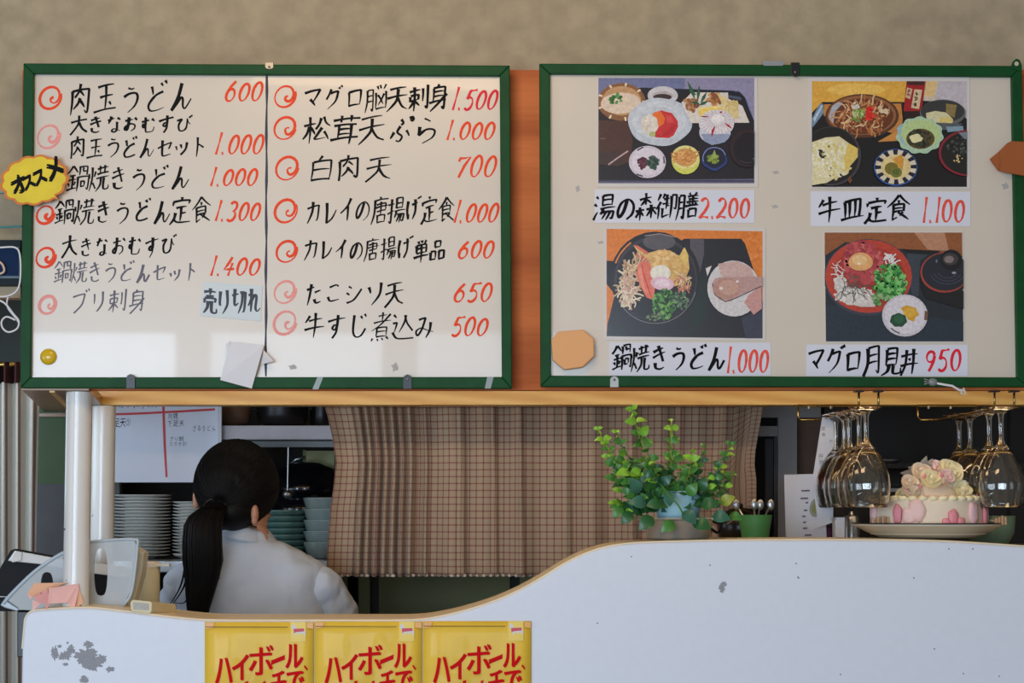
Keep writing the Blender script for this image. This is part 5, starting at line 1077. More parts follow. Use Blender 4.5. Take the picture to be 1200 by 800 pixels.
# lit pale box and brown bag behind
t = thing('pale_box', 'pale yellow-green box on the shelf just left of the checked curtain', 'box', P(372, 575, 1.44)); slab('box_body', mat('pale_olive', (196, 194, 140), rough=.6), t, 357, 392, 528, 575, 1.44, .04); slab('box_edge', mat('pale_olive_edge', (150, 160, 110)), t, 355, 358, 527, 575, 1.437, .04)
tag(MB().box(Xp(330, 600, 1.3), Xp(398, 600, 1.3), 1.435, 1.495, Zp(575, 1.44)-.01, Zp(575, 1.44)-.0005).build('inner_shelf', mat('dim_shelf', (0, 0, 0))), 'dark inner shelf under the pale yellow-green box', 'shelf')
def potl(px, pyb, pyt, r_px, Y, zf, label, name='black_pot', m=None):
    k_ = (Y-CAMY)/F; x = Xp(px, pyb, Y); h = Zp(pyt, Y)-zf; r = r_px*k_; t = thing(name, label, 'pot', (x, Y, zf))
    fix_normals(MB().lathe((x, Y, zf), [(.001, 0), (r*.72, 0), (r*.9, h*.12), (r, h*.45), (r, h), (r*1.04, h*1.01), (r*1.02, h*1.04), (r*.93, h*1.03), (r*.9, h*.5), (.001, .01)], 32).build('pot_body', m or mat('black_iron', (20, 20, 24), rough=.35), t, auto=.7))
    for s in (1, -1): MB().tube([(x+s*r*.98, Y, zf+h*.75), (x+s*r*1.15, Y, zf+h*.78), (x+s*r*1.15, Y-.01, zf+h*.68), (x+s*r*.98, Y-.01, zf+h*.65)], .003, 6).build('handle', M_black, t)
    return t
potl(331, 500, 470, 30, 1.14, zup+.0005, 'black iron pot in the middle of the upper shelf')
potl(377, 500, 468, 14, 1.16, zup+.0005, 'smaller black pot at the right end of the upper shelf, against the curtain')
t = thing('brown_bag', 'rounded brown bag at the left end of the upper shelf beside the memo board', 'bag', (Xp(275, 500, 1.15), 1.15, zup+.0005)); MB().ell((Xp(276, 500, 1.15), 1.15, zup+.035), .040, .05, .037, 16, 10, f=lambda p: p*(1+.06*math.sin(p.x*120+p.z*90))).build('bag_body', M_br, t, smooth=True)
MB().ell((Xp(276, 500, 1.15), 1.15, zup+.078), .012, .012, .01, 10, 6).build('bag_knot', M_br, t, smooth=True)
t = thing('green_bottle', 'slim green bottle between the two black pots on the upper shelf', 'bottle', (Xp(357, 500, 1.2), 1.2, zup+.0005)); MB().lathe((Xp(357, 500, 1.2), 1.2, zup+.0005), [(.011, 0), (.011, .04), (.005, .06), (.005, .08)], 16, cap=True).build('bottle_body', mat('olive_bottle', (124, 128, 70), rough=.3), t, auto=.7)
MB().lathe((Xp(357, 500, 1.2), 1.2, zup+.08), [(.006, 0), (.006, .008)], 12, cap=True).build('bottle_cap', M_black, t)
# big black domed rice cooker
xk = Xp(356, 600, 1.30); t = thing('rice_cooker', 'large glossy black domed rice cooker behind the teal bowls', 'rice cooker', (xk, 1.34, zsh+.0005)); hk = Zp(541, 1.3)-zsh; rk = 46*(1.3+3.78)/2400
MB().lathe((xk, 1.34, zsh), [(rk*.85, 0), (rk*.97, .02), (rk, hk*.5), (rk*.98, hk*.62)], 36, cap=True).build('cooker_body', mat('gloss_black', (16, 17, 24), rough=.2, coat=.5), t, smooth=True)
MB().lathe((xk, 1.34, zsh+hk*.63), [(rk, 0), (rk*.97, hk*.12), (rk*.8, hk*.28), (rk*.4, hk*.36), (.001, hk*.375)], 36, cap=True).build('lid', mat('gloss_black', (0, 0, 0)), t, smooth=True)
MB().tube([(xk-rk*.5, 1.34, zsh+hk*.93), (xk-rk*.25, 1.33, zsh+hk*1.03), (xk, 1.33, zsh+hk*1.05)], .005, 8).build('lid_handle', M_steel, t, smooth=True)
t = thing('ladle', 'thin steel utensil hanging under the upper shelf right of the woman’s head'.replace('’', "'"), 'utensil', P(335, 570, 1.15)); MB().tube([P(338, 524, 1.13), P(337, 575, 1.13)], .002, 6).build('handle', M_steel, t); MB().ell(P(337, 579, 1.13), .012, .008, .010, 12, 8).build('ladle_bowl', M_steel, t, smooth=True)
# stacks of plates
def plate(loc, r, m, name='plate', prof=None, cat='plate', ribs=None):
    t = thing(name, '', cat, loc)
    pr = prof or [(.001, .0), (r*.5, .0), (r*.52, .003), (r*.88, .0068), (r*.99, .0084), (r*1.0, .0092), (r*.99, .0102), (r*.88, .0085), (r*.55, .0045), (.001, .004)]
    fix_normals(MB().lathe(loc, pr, 40, wob=ribs).build('dish', m, t, smooth=True)); return t
M_chi = mat('white_china', (226, 226, 220), rough=.4, var=.02)
PY = 1.16; kk_ = (PY-CAMY)/F
r1 = 35*kk_; xs1 = Xp(165, 620, PY); z0 = zsh+.0005; n1 = 19; ORD = ['lowest', 'second', 'third', 'fourth', 'fifth', 'sixth', 'seventh', 'eighth', 'ninth', 'tenth', 'eleventh', 'twelfth', 'thirteenth', 'fourteenth', 'fifteenth', 'sixteenth', 'seventeenth', 'eighteenth']
def nth(i, n, rest): return 'topmost '+rest if i == n-1 else (ORD[0]+' '+rest if i == 0 else ORD[i]+' from the bottom, '+rest)
st = (Zp(579, PY-r1)-z0-.0108)/(n1-1)
p0 = plate((xs1, PY, z0), r1, M_chi); p0['label'] = nth(0, n1, 'white plate of the tall stack beside the white posts'); p0['group'] = 'white plates in the tall left stack'
for i in range(1, n1): dup(p0, (xs1+rl.uniform(-.0012, .0012), PY+rl.uniform(-.001, .001), z0+st*i), nth(i, n1, 'white plate of the tall stack beside the white posts'))
r2 = 19*kk_; xs2 = Xp(221, 620, PY)
t = thing('white_bowl', 'white bowl under the short plate stack, right beside the woman\'s ponytail', 'bowl', (xs2, PY, z0)); hb2 = Zp(648, PY)-z0
fix_normals(MB().lathe((xs2, PY, z0), [(.001, 0), (r2*.5, 0), (r2*.55, .003), (r2*.85, hb2*.5), (r2, hb2), (r2*.96, hb2), (r2*.8, hb2*.5), (.001, .006)], 32).build('bowl_body', M_chi, t, smooth=True))
n2 = 16; zz0 = z0+hb2-.001; st2 = (Zp(587, PY-r2)-zz0-.0108)/(n2-1)
p1 = plate((xs2, PY, zz0), r2, M_chi); p1['label'] = nth(0, n2, 'small white plate in the narrow stack beside the ponytail'); p1['group'] = 'small white plates beside the woman'
for i in range(1, n2): dup(p1, (xs2+rl.uniform(-.001, .001), PY, zz0+st2*i), nth(i, n2, 'small white plate in the narrow stack beside the ponytail'))
# teal bowls
M_teal = mat('teal_glaze', (96, 138, 134), rough=.3, coat=.4, var=.12, scale=40)
r3 = 24*kk_; xs3 = Xp(333, 620, PY-.02); n3 = 8; st3 = (Zp(597, PY)-z0-.016)/(n3-1)
prof = [(.001, 0), (r3*.7, 0), (r3*.9, .004), (r3*.98, .011), (r3, .0150), (r3*.95, .0155), (r3*.86, .006), (.001, .004)]
p2 = plate((xs3, PY-.02, z0), r3, M_teal, 'ribbed_teal_bowl', prof, 'bowl', lambda a, z: 1+.05*abs(math.sin(a*7)))
p2['label'] = nth(0, n3, 'ribbed teal bowl in the stack right of the woman'); p2['group'] = 'ribbed teal bowls'
for i in range(1, n3): dup(p2, (xs3, PY-.02, z0+st3*i), nth(i, n3, 'ribbed teal bowl in the stack right of the woman'))
M_gb = mat('grey_green_china', (150, 168, 166), rough=.2, coat=.5, var=.06, scale=30)
r4 = 23*kk_; xs4 = Xp(378, 620, PY-.02); n4 = 5; st4 = (Zp(583, PY)-z0-.040)/(n4-1)
prof = [(.001, 0), (r4*.6, 0), (r4*.65, .003), (r4*.86, .018), (r4, .038), (r4, .040), (r4*.95, .040), (r4*.8, .02), (.001, .007)]
p3 = plate((xs4, PY-.02, z0), r4, M_gb, 'grey_bowl', prof, 'bowl'); p3['label'] = nth(0, n4, 'plain grey-green bowl in the stack by the checked curtain'); p3['group'] = 'grey-green bowls by the curtain'
for i in range(1, n4): dup(p3, (xs4, PY-.02, z0+st4*i), nth(i, n4, 'plain grey-green bowl in the stack by the checked curtain'))
# ================================================================== curtains
CY = .93
M_ck = checked_cloth('checked_cloth', (196, 172, 142), (128, 54, 54), .0178, .0158, (160, 134, 106), .19)
def curtain_mesh(xl_top, xl_bot, xr_top, xr_bot, ytop, ybot, Y, folds, nx, ny, uscale, hem=True, hemf=None):
    """folds: function(u) -> (x warp, depth) ; v downward"""
    b = MB(); vs = []; uv = []
    arc_u = [0.0]; prev = None
    for ix in range(nx+1):
        u = ix/nx; d = folds(u, .5); x = P(xl_top+(xr_top-xl_top)*u, 550, Y).x
        if prev is not None: arc_u.append(arc_u[-1]+math.hypot(x-prev[0], d-prev[1]))
        prev = (x, d)
    for iy in range(ny+1):
        v = iy/ny
        for ix in range(nx+1):
            u = ix/nx; wx = .6*math.sin(u*9+v*2)*v
            if callable(xl_bot): xl = xl_bot(v)
            else: xl = xl_top+(xl_bot-xl_top)*v
            xr = xr_bot(v) if callable(xr_bot) else xr_top+(xr_bot-xr_top)*v
            yb_ = hemf(u) if hemf else ybot
            xl = xl_top+(xl-xl_top)*(1-u)**7; xr = xr_top+(xr-xr_top)*u**9; px = xl+(xr-xl)*u+wx if 0 else xl_top+(xr_top-xl_top)*u+(xl-xl_top)+(xr-xr_top)+wx*.5; py = ytop+(yb_-ytop)*v
            if v == 1 and hem: py += 1.6*abs(math.sin(u*nx*.36))
            p = P(px, py, Y); p.y += folds(u, v)
            vs.append(p); uv.append((arc_u[ix]*uscale, -v*(Zp(ytop, Y)-Zp(ybot, Y))))
    w_ = nx+1; b.add(vs, [(iy*w_+ix, iy*w_+ix+1, (iy+1)*w_+ix+1, (iy+1)*w_+ix) for iy in range(ny) for ix in range(nx)])
    b.uv = uv; return b
def foldsA(u, v):
    x = 380+515*u; amp = .6+.4*v
    if x < 412: d = .012*math.sin((x-380)/32*PI)
    elif x < 484: d = .019*math.sin((x-412)/72*2*PI*7)*(.8+.2*math.sin(x*.3))
    elif x < 500: d = .018*math.sin((x-484)/16*PI)
    else:
        d = .007*math.sin((x-500)/41*2*PI)+.004*math.sin((x-500)/74*2*PI+v*1.5)
        for c0, w_ in ((498, 3), (543, 3.5), (581, 2.5), (612, 2.6), (666, 5), (742, 6), (800, 7), (850, 5)):
            t_ = (x-c0-2*v)/w_; d += -.015*math.exp(-t_*t_)+(.009 if x > c0 else 0)*math.exp(-abs(x-c0)/10)
    return d*amp*(1.35 if x < 500 else 1.7)
def xlA(v): return [380, 384, 390, 393, 391, 387, 384, 383, 382][min(8, int(v*8))]+(0)
def xl_s(v):
    A = [376, 384, 390, 393.5, 391, 387, 385, 383, 382, 382]; t_ = v*8; i = int(min(7, t_)); return A[i]+(A[i+1]-A[i])*(t_-i)
def xr_s(v):
    A = [895, 893.5, 891, 888, 885, 884, 886, 886, 886, 886]; t_ = v*8; i = int(min(7, t_)); return A[i]+(A[i+1]-A[i])*(t_-i)
b = curtain_mesh(376, xl_s, 895, xr_s, 462, 674, CY, foldsA, 420, 40, 1.0, hemf=lambda u: 674 if u < .93 else 674-80*min(1, (u-.93)/.05))
t = thing('checked_curtain', 'beige cafe curtain with a dark red check, hanging behind the plant', 'curtain', P(630, 674, CY))
o = b.build('cloth', M_ck, t, smooth=True); so = o.modifiers.new('thick', 'SOLIDIFY'); so.thickness = .0012
MB().tube([P(370, 463, CY), P(900, 463, CY)], .006, 10).build('rod', M_steel, t, smooth=True)
b = MB()
for i in range(60):
    u = (i+.5)/60*.9; p = P(382+504*u, 674, CY); p.y += foldsA(u, 1)-.001; b.ell(p, .0048, .0015, .0035, 8, 5)
b.build('scalloped_hem', mat('hem_lace', (214, 200, 180), rough=.9), t)['kind'] = 'stuff'
# left striped curtain
def foldsB(u, v): return .010*math.sin(u*2*PI*5.3+v*.8)+.008*math.sin(u*31)
M_st = checked_cloth('striped_cloth', (190, 184, 170), (112, 86, 74), .050, 0, (150, 146, 136), .16)
b = curtain_mesh(-40, -40, 46, lambda v: 46-5*abs(math.sin(v*3)), 448, 1000, .75, foldsB, 150, 14, 1.0, hem=False)
t = thing('striped_curtain', 'pale grey curtain with thin brown stripes and a maroon heading at the far left', 'curtain', P(5, 900, .75))
b.build('cloth', M_st, t, smooth=True)
b = curtain_mesh(-40, -40, 24, 24, 425, 449, .745, lambda u, v: .020*math.sin(u*2*PI*5.0), 90, 2, 1.0, hem=False)
b.uv = None; b.build('heading', mat('maroon_cloth', (58, 24, 24), rough=.9), t, smooth=True)
MB().tube([P(-60, 427, .75), P(48, 427, .75)], .006, 8).build('rod', M_brass, t, smooth=True)
struct(slab('trim_7', mat('greenish_dark', (40, 46, 36)), None, -80, 40, 340, 900, 1.25, .02))
# left wall items: beige lintel, navy box, cords, turquoise string
struct(slab('trim_8', mat('beige_lintel', (170, 150, 120), rough=.6), None, -200, 24, 331, 349, .03, .04))
t = thing('navy_box', 'dark navy wall box with a pale bezel at the left edge, beside the menu board', 'wall box', P(5, 332, .0))
slab('box_body', mat('navy_plastic', (26, 38, 44), rough=.6, spec=.2), t, -30, 24, 281, 334, .005, .05)
slab('bezel', mat('pale_blue_bezel', (96, 112, 122), rough=.6), t, -30, 22.5, 289, 326, .003, .004); slab('screen', mat('blue_screen', (10, 38, 72), rough=.6, spec=.15), t, -30, 21.5, 290.5, 323, .0015, .003)
t = thing('white_cable', 'white power cable looping down from the navy wall box', 'cable', P(12, 390, -.01))
MB().tube([P(x, y, -.012) for x, y in smoothline([(-20, 291), (0, 290), (18, 290), (23.5, 300), (24, 325), (20, 340), (8, 347), (-10, 347)])], .0018, 7).build('upper_run', M_paper, t, smooth=True)
MB().tube([P(x, y, -.014) for x, y in smoothline([(-12, 350), (4, 354), (16, 368), (22, 376), (20, 385), (10, 389), (3, 384), (2, 376), (8, 371), (18, 375)])], .0018, 7).build('loop', M_paper, t, smooth=True)
MB().tube([P(x, y, -.010) for x, y in smoothline([(10, 347), (8, 354), (10, 362), (18, 372), (22, 378)])], .0016, 7).build('lower_run', M_paper, t, smooth=True)
MB().tube([P(x, y, -.008) for x, y in smoothline([(-20, 300), (-2, 306), (4, 312), (4, 319), (-6, 322)])], .0022, 7).build('hook_wire', mat('pinkish_wire', (206, 180, 160)), t, smooth=True)
t = thing('turquoise_string', 'twisted turquoise string stretched to the left board above the navy box', 'string', P(10, 268, -.005))
for s in (0, PI):
    MB().tube([P(-20+46*i/40, 267.5-2.5*(i/40)+.9*math.sin(i*.9+s), -.006+.001*math.cos(i*.9+s)) for i in range(41)], .0011, 5).build('strand', mat('turquoise', (60, 140, 140), rough=.7), t, smooth=True)
MB().tube([P(-20, 228, -.004), P(26, 225, -.004)], .0012, 5).build('upper_strand', mat('turquoise', (0, 0, 0)), t, smooth=True)
# ================================================================== bottom left: tablet, translucent bins, carton, origami pig
wk = Zp(716, .3)
tag(MB().box(Xp(26, 720, .2)+.01, Xp(560, 720, .2), .205, .60, Zp(760, .3)-.03, Zp(760, .3)).build('worktop', mat('work_steel', (120, 120, 118), rough=.4, metal=.5)), 'steel worktop behind the low part of the white partition', 'worktop')
struct(MB().box(Xp(26, 720, .2)+.01, Xp(560, 720, .2), .20+.03, .58, 0, Zp(760, .3)-.03).build('trim_9', mat('worktop_base', (70, 70, 68))))
wt_ = Zp(760, .3)
t = thing('black_register', 'tilted black terminal with a white band at the left edge, behind the white post', 'terminal', P(60, 716, .45))
def tilted(nm, m, pts, Y, th, par): b = MB(); b.prism([P(x, y, Y) for x, y in pts], (0, th, 0)); return b.build(nm, m, par, bevel=.002)
tilted('screen_case', mat('black_case', (18, 18, 20), rough=.6, spec=.25), [(-20, 716), (-20, 698), (12, 645), (16, 643), (150, 668), (150, 716)], .42, .03, t)
tilted('white_band', mat('band_white', (216, 214, 210), rough=.5), [(9, 657), (17, 645), (78, 656), (150, 664), (150, 677), (110, 672), (48, 661)], .412, .006, t)
tilted('band_cap', mat('band_white', (0, 0, 0)), [(12, 656), (17, 646), (26, 647), (25, 657), (14, 659)], .408, .006, t)
tilted('lower_edge', M_steel, [(-20, 697), (10, 698.5), (10, 700), (-20, 699)], .41, .006, t)
tilted('foot', M_black, [(20, 716), (100, 716), (100, 770), (20, 770)], .44, .03, t)
M_bin = mat('translucent_bin', (196, 202, 204), rough=.4, trans=.0, alpha=.62, var=.03); M_bin2 = mat('cream_bin', (206, 204, 184), rough=.4, alpha=.88)
def slab_with_hole(nm, m, outer, hole, Y, th, par):
    """plate whose outline and hole are joined by a bridge of quads, extruded"""
    n = len(outer); O = [P(x, y, Y) for x, y in outer]; c = (sum(p[0] for p in hole)/len(hole), sum(p[1] for p in hole)/len(hole))
    def ray(a):
        # intersection of the outline with a ray from the hole centre
        best = None
        for i in range(n):
            x1_, y1_ = outer[i]; x2_, y2_ = outer[(i+1) % n]; dx, dy = math.cos(a), math.sin(a); ex, ey = x2_-x1_, y2_-y1_; den = dx*ey-dy*ex
            if abs(den) < 1e-9: continue
            t_ = ((x1_-c[0])*ey-(y1_-c[1])*ex)/den; s_ = ((x1_-c[0])*dy-(y1_-c[1])*dx)/den
            if t_ > 0 and -1e-6 <= s_ <= 1+1e-6 and (best is None or t_ > best): best = t_
        return (c[0]+dx*0+math.cos(a)*best, c[1]+math.sin(a)*best)
    H = hole; angs = [math.atan2(y-c[1], x-c[0]) for x, y in H]; A = list(angs)
    for p in outer: A.append(math.atan2(p[1]-c[1], p[0]-c[0]))
    A = sorted(A)
    def rayh(a):
        best = None; k_ = len(H)
        for i in range(k_):
            x1_, y1_ = H[i]; x2_, y2_ = H[(i+1) % k_]; dx, dy = math.cos(a), math.sin(a); ex, ey = x2_-x1_, y2_-y1_; den = dx*ey-dy*ex
            if abs(den) < 1e-9: continue
            t_ = ((x1_-c[0])*ey-(y1_-c[1])*ex)/den; s_ = ((x1_-c[0])*dy-(y1_-c[1])*dx)/den
            if t_ > 0 and -1e-6 <= s_ <= 1+1e-6: best = t_ if best is None else max(best, t_)
        return (c[0]+math.cos(a)*best, c[1]+math.sin(a)*best)
    oo = [P(*ray(a), Y) for a in A]; hh = [P(*rayh(a), Y) for a in A]; d = Vector((0, th, 0))
    b = MB(); b.loft([oo, hh, [p+d for p in hh], [p+d for p in oo], oo], cap=False); return fix_normals(b.build(nm, m, par, auto=.5))
def slot(cx_, cy_, rx, ry, n=20, e=.5):
    return [(cx_+rx*abs(math.cos(a))**e*(1 if math.cos(a) > 0 else -1), cy_+ry*math.sin(a)) for a in [2*PI*i/n for i in range(n)]]
t = thing('translucent_bin', 'translucent grey plastic bin with a round-topped grip hole, left of the nearer post', 'bin', P(60, 716, .12))
slab_with_hole('front_panel', M_bin, [(8, 705), (14, 695), (40, 670), (66, 652), (80, 646), (100, 646), (104, 712), (60, 716), (22, 714)], slot(55, 688, 7.5, 18, e=.6), .10, .004, t)
b = MB(); rim = smoothline([(4, 707), (14, 695), (40, 670), (66, 652), (80, 646), (100, 645)]); b.tube([P(x, y, .10) for x, y in rim], .0035, 8); b.build('rolled_rim', mat('bin_rim', (190, 204, 214), rough=.3, alpha=.85), t, smooth=True)
b = MB(); b.loft([[P(x, y, .102), P(x, y, .19)] for x, y in rim], False, False); b.build('side_panel', M_bin, t, smooth=True)
b = MB(); b.prism([P(x, y, .10) for x, y in [(0, 709), (3, 704), (10, 702), (24, 712), (20, 716), (6, 712)]], (0, .05, 0)); b.build('corner', mat('bin_rim', (0, 0, 0)), t, bevel=.002)
t = thing('translucent_bin', 'translucent plastic bin with a long oval slot, right of the two posts', 'bin', P(135, 716, .28))
slab_with_hole('front_panel', M_bin, [(104, 636), (130, 632.5), (157, 632), (160, 640), (154, 690), (146, 706), (136, 716), (104, 714)], slot(118, 670, 8, 28, e=.55), .09, .004, t)
b = MB(); rim = smoothline([(104, 635), (130, 632.5), (158, 632), (161, 640), (155, 690), (147, 706), (136, 716)]); b.tube([P(x, y, .09) for x, y in rim], .0028, 8); b.build('rolled_rim', mat('bin_rim', (0, 0, 0)), t, smooth=True)
b = MB(); b.loft([[P(x, y, .092), P(x, y, .17)] for x, y in rim], False, False); b.build('side_panel', M_bin, t, smooth=True)
tilted('wall_rib', M_bin2, [(157, 640), (169, 648), (166, 672), (154, 716), (147, 716)], .13, .05, t)
xq = Xp(171, 690, .32); t = thing('cream_canister', 'cream plastic canister with a lid, between the slotted bin and the woman', 'canister', (xq, .34, wt_)); hh_ = Zp(661, .32)-wt_; rq = .024
MB().lathe((xq, .34, wt_), [(rq*.85, 0), (rq, .01), (rq, hh_-.006), (rq*1.02, hh_-.006)], 28, cap=True).build('canister_body', mat('cream_plastic', (206, 198, 164), rough=.45), t, auto=.6)
MB().lathe((xq, .34, wt_+hh_-.006), [(rq*1.06, 0), (rq*1.08, .008), (rq*.9, .011), (.001, .012)], 28, cap=True).build('lid', mat('lid_white', (222, 220, 210), rough=.35), t, auto=.6)
b = MB(); b.box(xq+.02, xq+.045, .325, .345, wt_+hh_-.004, wt_+hh_+.001); b.build('lid_tab', mat('lid_white', (0, 0, 0)), t)
# small cream block with grey end lying on the partition top
t = thing('cream_block', 'small cream block with a pale grey end, lying on the partition left of the woman', 'block', P(172, 722, .05))
A = [(152.5, 706), (154, 703.5), (157, 702.5), (176, 704.5), (178, 706), (177.5, 716), (175, 718.5), (155, 716.5), (153, 714)]; Bk = [(x+14, y+8.5) if 0 else (x+15.5, y+6.5) for x, y in A]
fr = [P(x, y, -.0) for x, y in A]; dpt = Vector((.028, .10, -.009))
b = MB(); b.prism(fr, dpt); b.build('block_body', mat('cream_block', (216, 204, 166), rough=.5), t, bevel=.001)
b = MB(); b.prism([P(x, y, -.0012) for x, y in [(156, 705.5), (174, 707), (174, 714.8), (156.5, 713.3)]], (0, .001, 0)); b.build('grey_end', mat('pale_grey_end', (178, 176, 166), rough=.6, var=.1, scale=200), t)
b = MB(); b.prism([p+Vector((.002, .006, -.001)) for p in [P(155, 716.5, 0), P(175, 718.6, 0), P(176, 720.5, 0), P(156, 718, 0)]], dpt); b.build('dark_underside', M_black, t)
# origami pig
pg = thing('origami_pig', 'pink folded-paper pig standing on the partition top before the nearer white post', 'paper ornament', P(65, 718, -.01))
M_pig = mat('pink_paper', (244, 188, 178), rough=.7, var=.02); M_pig2 = mat('salmon_paper', (240, 186, 150), rough=.7, var=.02); M_pig3 = mat('rose_paper', (228, 158, 152), rough=.7, var=.02)
def facet(nm, m, pts): 
    V = [P(x, y, .02+d) for x, y, d in pts]; b = MB(); b.add(V+[v+Vector((0, .0012, 0)) for v in V], [tuple(range(len(V))), tuple(range(2*len(V)-1, len(V)-1, -1))]); return b.build(nm, m, pg)
facet('back_fold', M_pig2, [(40, 683, 0), (80, 682.5, .0), (56, 690, -.018), (37, 699, -.016), (32, 695, -.01)])
facet('flank', M_pig, [(57, 689, -.018), (92, 683.5, 0), (87, 702, -.004), (78, 706, -.012), (56, 707, -.018)])
facet('shoulder', M_pig3, [(56, 690, -.018), (57, 707, -.017), (46, 706, -.02), (38, 699, -.016)])
facet('snout', M_pig, [(32, 695, -.01), (38, 699, -.017), (36, 703, -.018), (33, 698, -.012)])
facet('front_leg', M_pig, [(38, 703, -.016), (49, 706, -.016), (38, 716, -.014)]); facet('front_leg', M_pig3, [(53, 706, -.017), (59, 706, -.018), (53.5, 717.5, -.016)])
facet('hind_leg', M_pig, [(80, 706, -.010), (92, 684, 0), (93, 690, .0), (87, 714, -.008), (82, 713, -.009)]); facet('hind_leg', M_pig2, [(92, 687, .0), (98, 706, .004), (88, 713, .0)])
facet('ear_fold', M_pig2, [(56, 690, -.019), (80, 682.5, -.0), (66, 684, -.002), (52, 689, -.016)])
MB().ell(P(48, 695, .001), .0009, .0006, .0009, 6, 4).build('eye', M_ink, pg)
# ================================================================== the woman behind the partition, seen from behind
WY = .68; ws = (WY-CAMY)/F
M_skin = mat('skin', (196, 142, 112), rough=.5, sub=.15, var=.03); M_hair = mat('black_hair', (10, 8, 8), rough=.6, spec=.25, var=.4, scale=30, bump=.5, bscale=240, stretch=(1, 1, .06))
M_shirt = mat('white_shirt', (198, 206, 218), rough=.8, var=.02, bump=.9, bscale=17, stretch=(1, 1, .55))
M_pants = mat('dark_trousers', (36, 38, 46), rough=.8)
def W(px, py, dy=0): p = P(px, py, WY); p.y += dy; return p
pw = thing('person', 'woman in a white shirt with a long black ponytail, seen from behind, head bent right', 'person', (Xp(292, 700, WY), WY, 0))
pw.location.z = 0
import bmesh
def ring(c, rx, ry, n=20, tilt=(0, 0), twist=0, sq=1.0):
    out = []
    for i in range(n):
        a = 2*PI*i/n; x = rx*abs(math.cos(a))**sq*(1 if math.cos(a) >= 0 else -1); y = ry*abs(math.sin(a))**sq*(1 if math.sin(a) >= 0 else -1)
        out.append(Vector(c)+Vector((x*math.cos(twist)-y*math.sin(twist), x*math.sin(twist)+y*math.cos(twist), x*tilt[0]+y*tilt[1])))
    return out
# body: one continuous skinned surface
hz = .80
hip = Vector((Xp(298, 700, WY), WY+.02, hz))
J = [hip, W(298, 800, .03), W(294, 690, .05), W(290, 650, .03), W(287, 622, .03), W(284, 598, .05), W(282, 575, .07)]
rads = [(.15, .10), (.135, .095), (.13, .075), (.05, .05), (.044, .044), (.046, .046), (.05, .06)]
edges = [(0, 1), (1, 2), (2, 3), (3, 4), (4, 5), (5, 6)]
def chain(start, pts, rr):
    i0 = start
    for p, r in zip(pts, rr): J.append(Vector(p)); rads.append((r, r)); edges.append((i0, len(J)-1)); i0 = len(J)-1
    return i0
wrists = []
for s, sh, el, wr in ((-1, W(212, 682, .05), W(190, 755, .10), W(235, 775, .34)), (1, W(368, 684, .05), W(398, 762, .12), W(352, 770, .36))):
    wi = chain(3, [sh.lerp(J[3], .45)+Vector((0, 0, -.03)), sh, sh.lerp(el, .5), el, el.lerp(wr, .5), wr], [.034, .036, .036, .034, .031, .022]); wrists.append((wi, s, (wr-el).normalized()))
for s in (-1, 1): chain(0, [hip+Vector((s*.09, 0, -.06)), hip+Vector((s*.09, .02, -.38)), hip+Vector((s*.09, -.01, -.72)), hip+Vector((s*.09, .10, -.775))], [.085, .055, .035, .03])
def skin(nm, J, rads, edges, m, par, root=0, sub=2):
    org = ORG[par.name]; me = bpy.data.meshes.new(nm); me.from_pydata([tuple(p-org) for p in J], edges, []); me.materials.append(m)
    o = bpy.data.objects.new(nm, me); COL.objects.link(o); o.parent = par; ORG[o.name] = org
    sk = o.modifiers.new('skin', 'SKIN'); sk.use_smooth_shade = True
    for i, v in enumerate(me.skin_vertices[0].data): v.radius = rads[i]; v.use_root = (i == root)
    q = o.modifiers.new('sub', 'SUBSURF'); q.levels = q.render_levels = sub; return o
skin('body', J, rads, edges, M_skin, pw)
# hands: palm and five fingers each, holding a dish below the partition edge
for wi, s, d in wrists:
    wv = J[wi]; side = Vector((d.y, -d.x, 0)).normalized()*s; up = Vector((0, 0, 1)); HJ = [wv, wv+d*.035, wv+d*.075]; HR = [(.022, .018), (.032, .014), (.034, .012)]; HE = [(0, 1), (1, 2)]
    for k, (off, l) in enumerate(((-.026, .066), (-.009, .076), (.009, .072), (.025, .056))):
        a = wv+d*.068+side*off; i0 = 2
        for u, dz in ((.25, 0), (.6, -.010), (.85, -.024), (1.0, -.036)): HJ.append(a+d*l*u+up*dz); HR.append((.0085-.002*u, .0085-.002*u)); HE.append((i0, len(HJ)-1)); i0 = len(HJ)-1
    i0 = 1
    for u in (.5, .8, 1.0): HJ.append(wv+d*(.03+.045*u)-side*(.026+.028*u)+up*(-.012*u)); HR.append((.0105-.002*u, .0105-.002*u)); HE.append((i0, len(HJ)-1)); i0 = len(HJ)-1
    skin('hand', HJ, HR, HE, M_skin, pw)
# head turned right and bent forward, with face
hc = W(279, 575, .035); yaw = -.55; Rz = Matrix.Rotation(yaw, 3, 'Z') @ Matrix.Rotation(-.25, 3, 'X') @ Matrix.Rotation(.08, 3, 'Y')
def hf(p):   # local: y forward (away from the camera), z up
    q = p.copy()
    if q.z < -.03: k_ = 1-.9*(-.03-q.z)/.09*.45; q.x *= k_; q.y = q.y*k_+.012*(-q.z/.1)
    return Rz @ q
b = MB(); b.ell(hc, .066, .084, .100, 24, 18, f=hf); 
def H(x, y, z): return hc+Rz @ Vector((x, y, z))
b.tube([H(0, .085, .01), H(0, .098, -.012), H(0, .104, -.028), H(0, .090, -.036)], [.006, .008, .012, .008], 8)
head = b.build('head', M_skin, pw, smooth=True)
for s in (-1, 1):
    MB().ell(H(s*.030, .069, .008), .009, .006, .006, 10, 8).build('eye', M_paper, head, smooth=True); MB().ell(H(s*.030, .0745, .008), .004, .002, .005, 8, 6).build('iris', M_ink, head, smooth=True)
    MB().tube([H(s*.015, .084, .026), H(s*.03, .085, .031), H(s*.045, .076, .026)], .002, 6).build('eyebrow', M_hair, head)
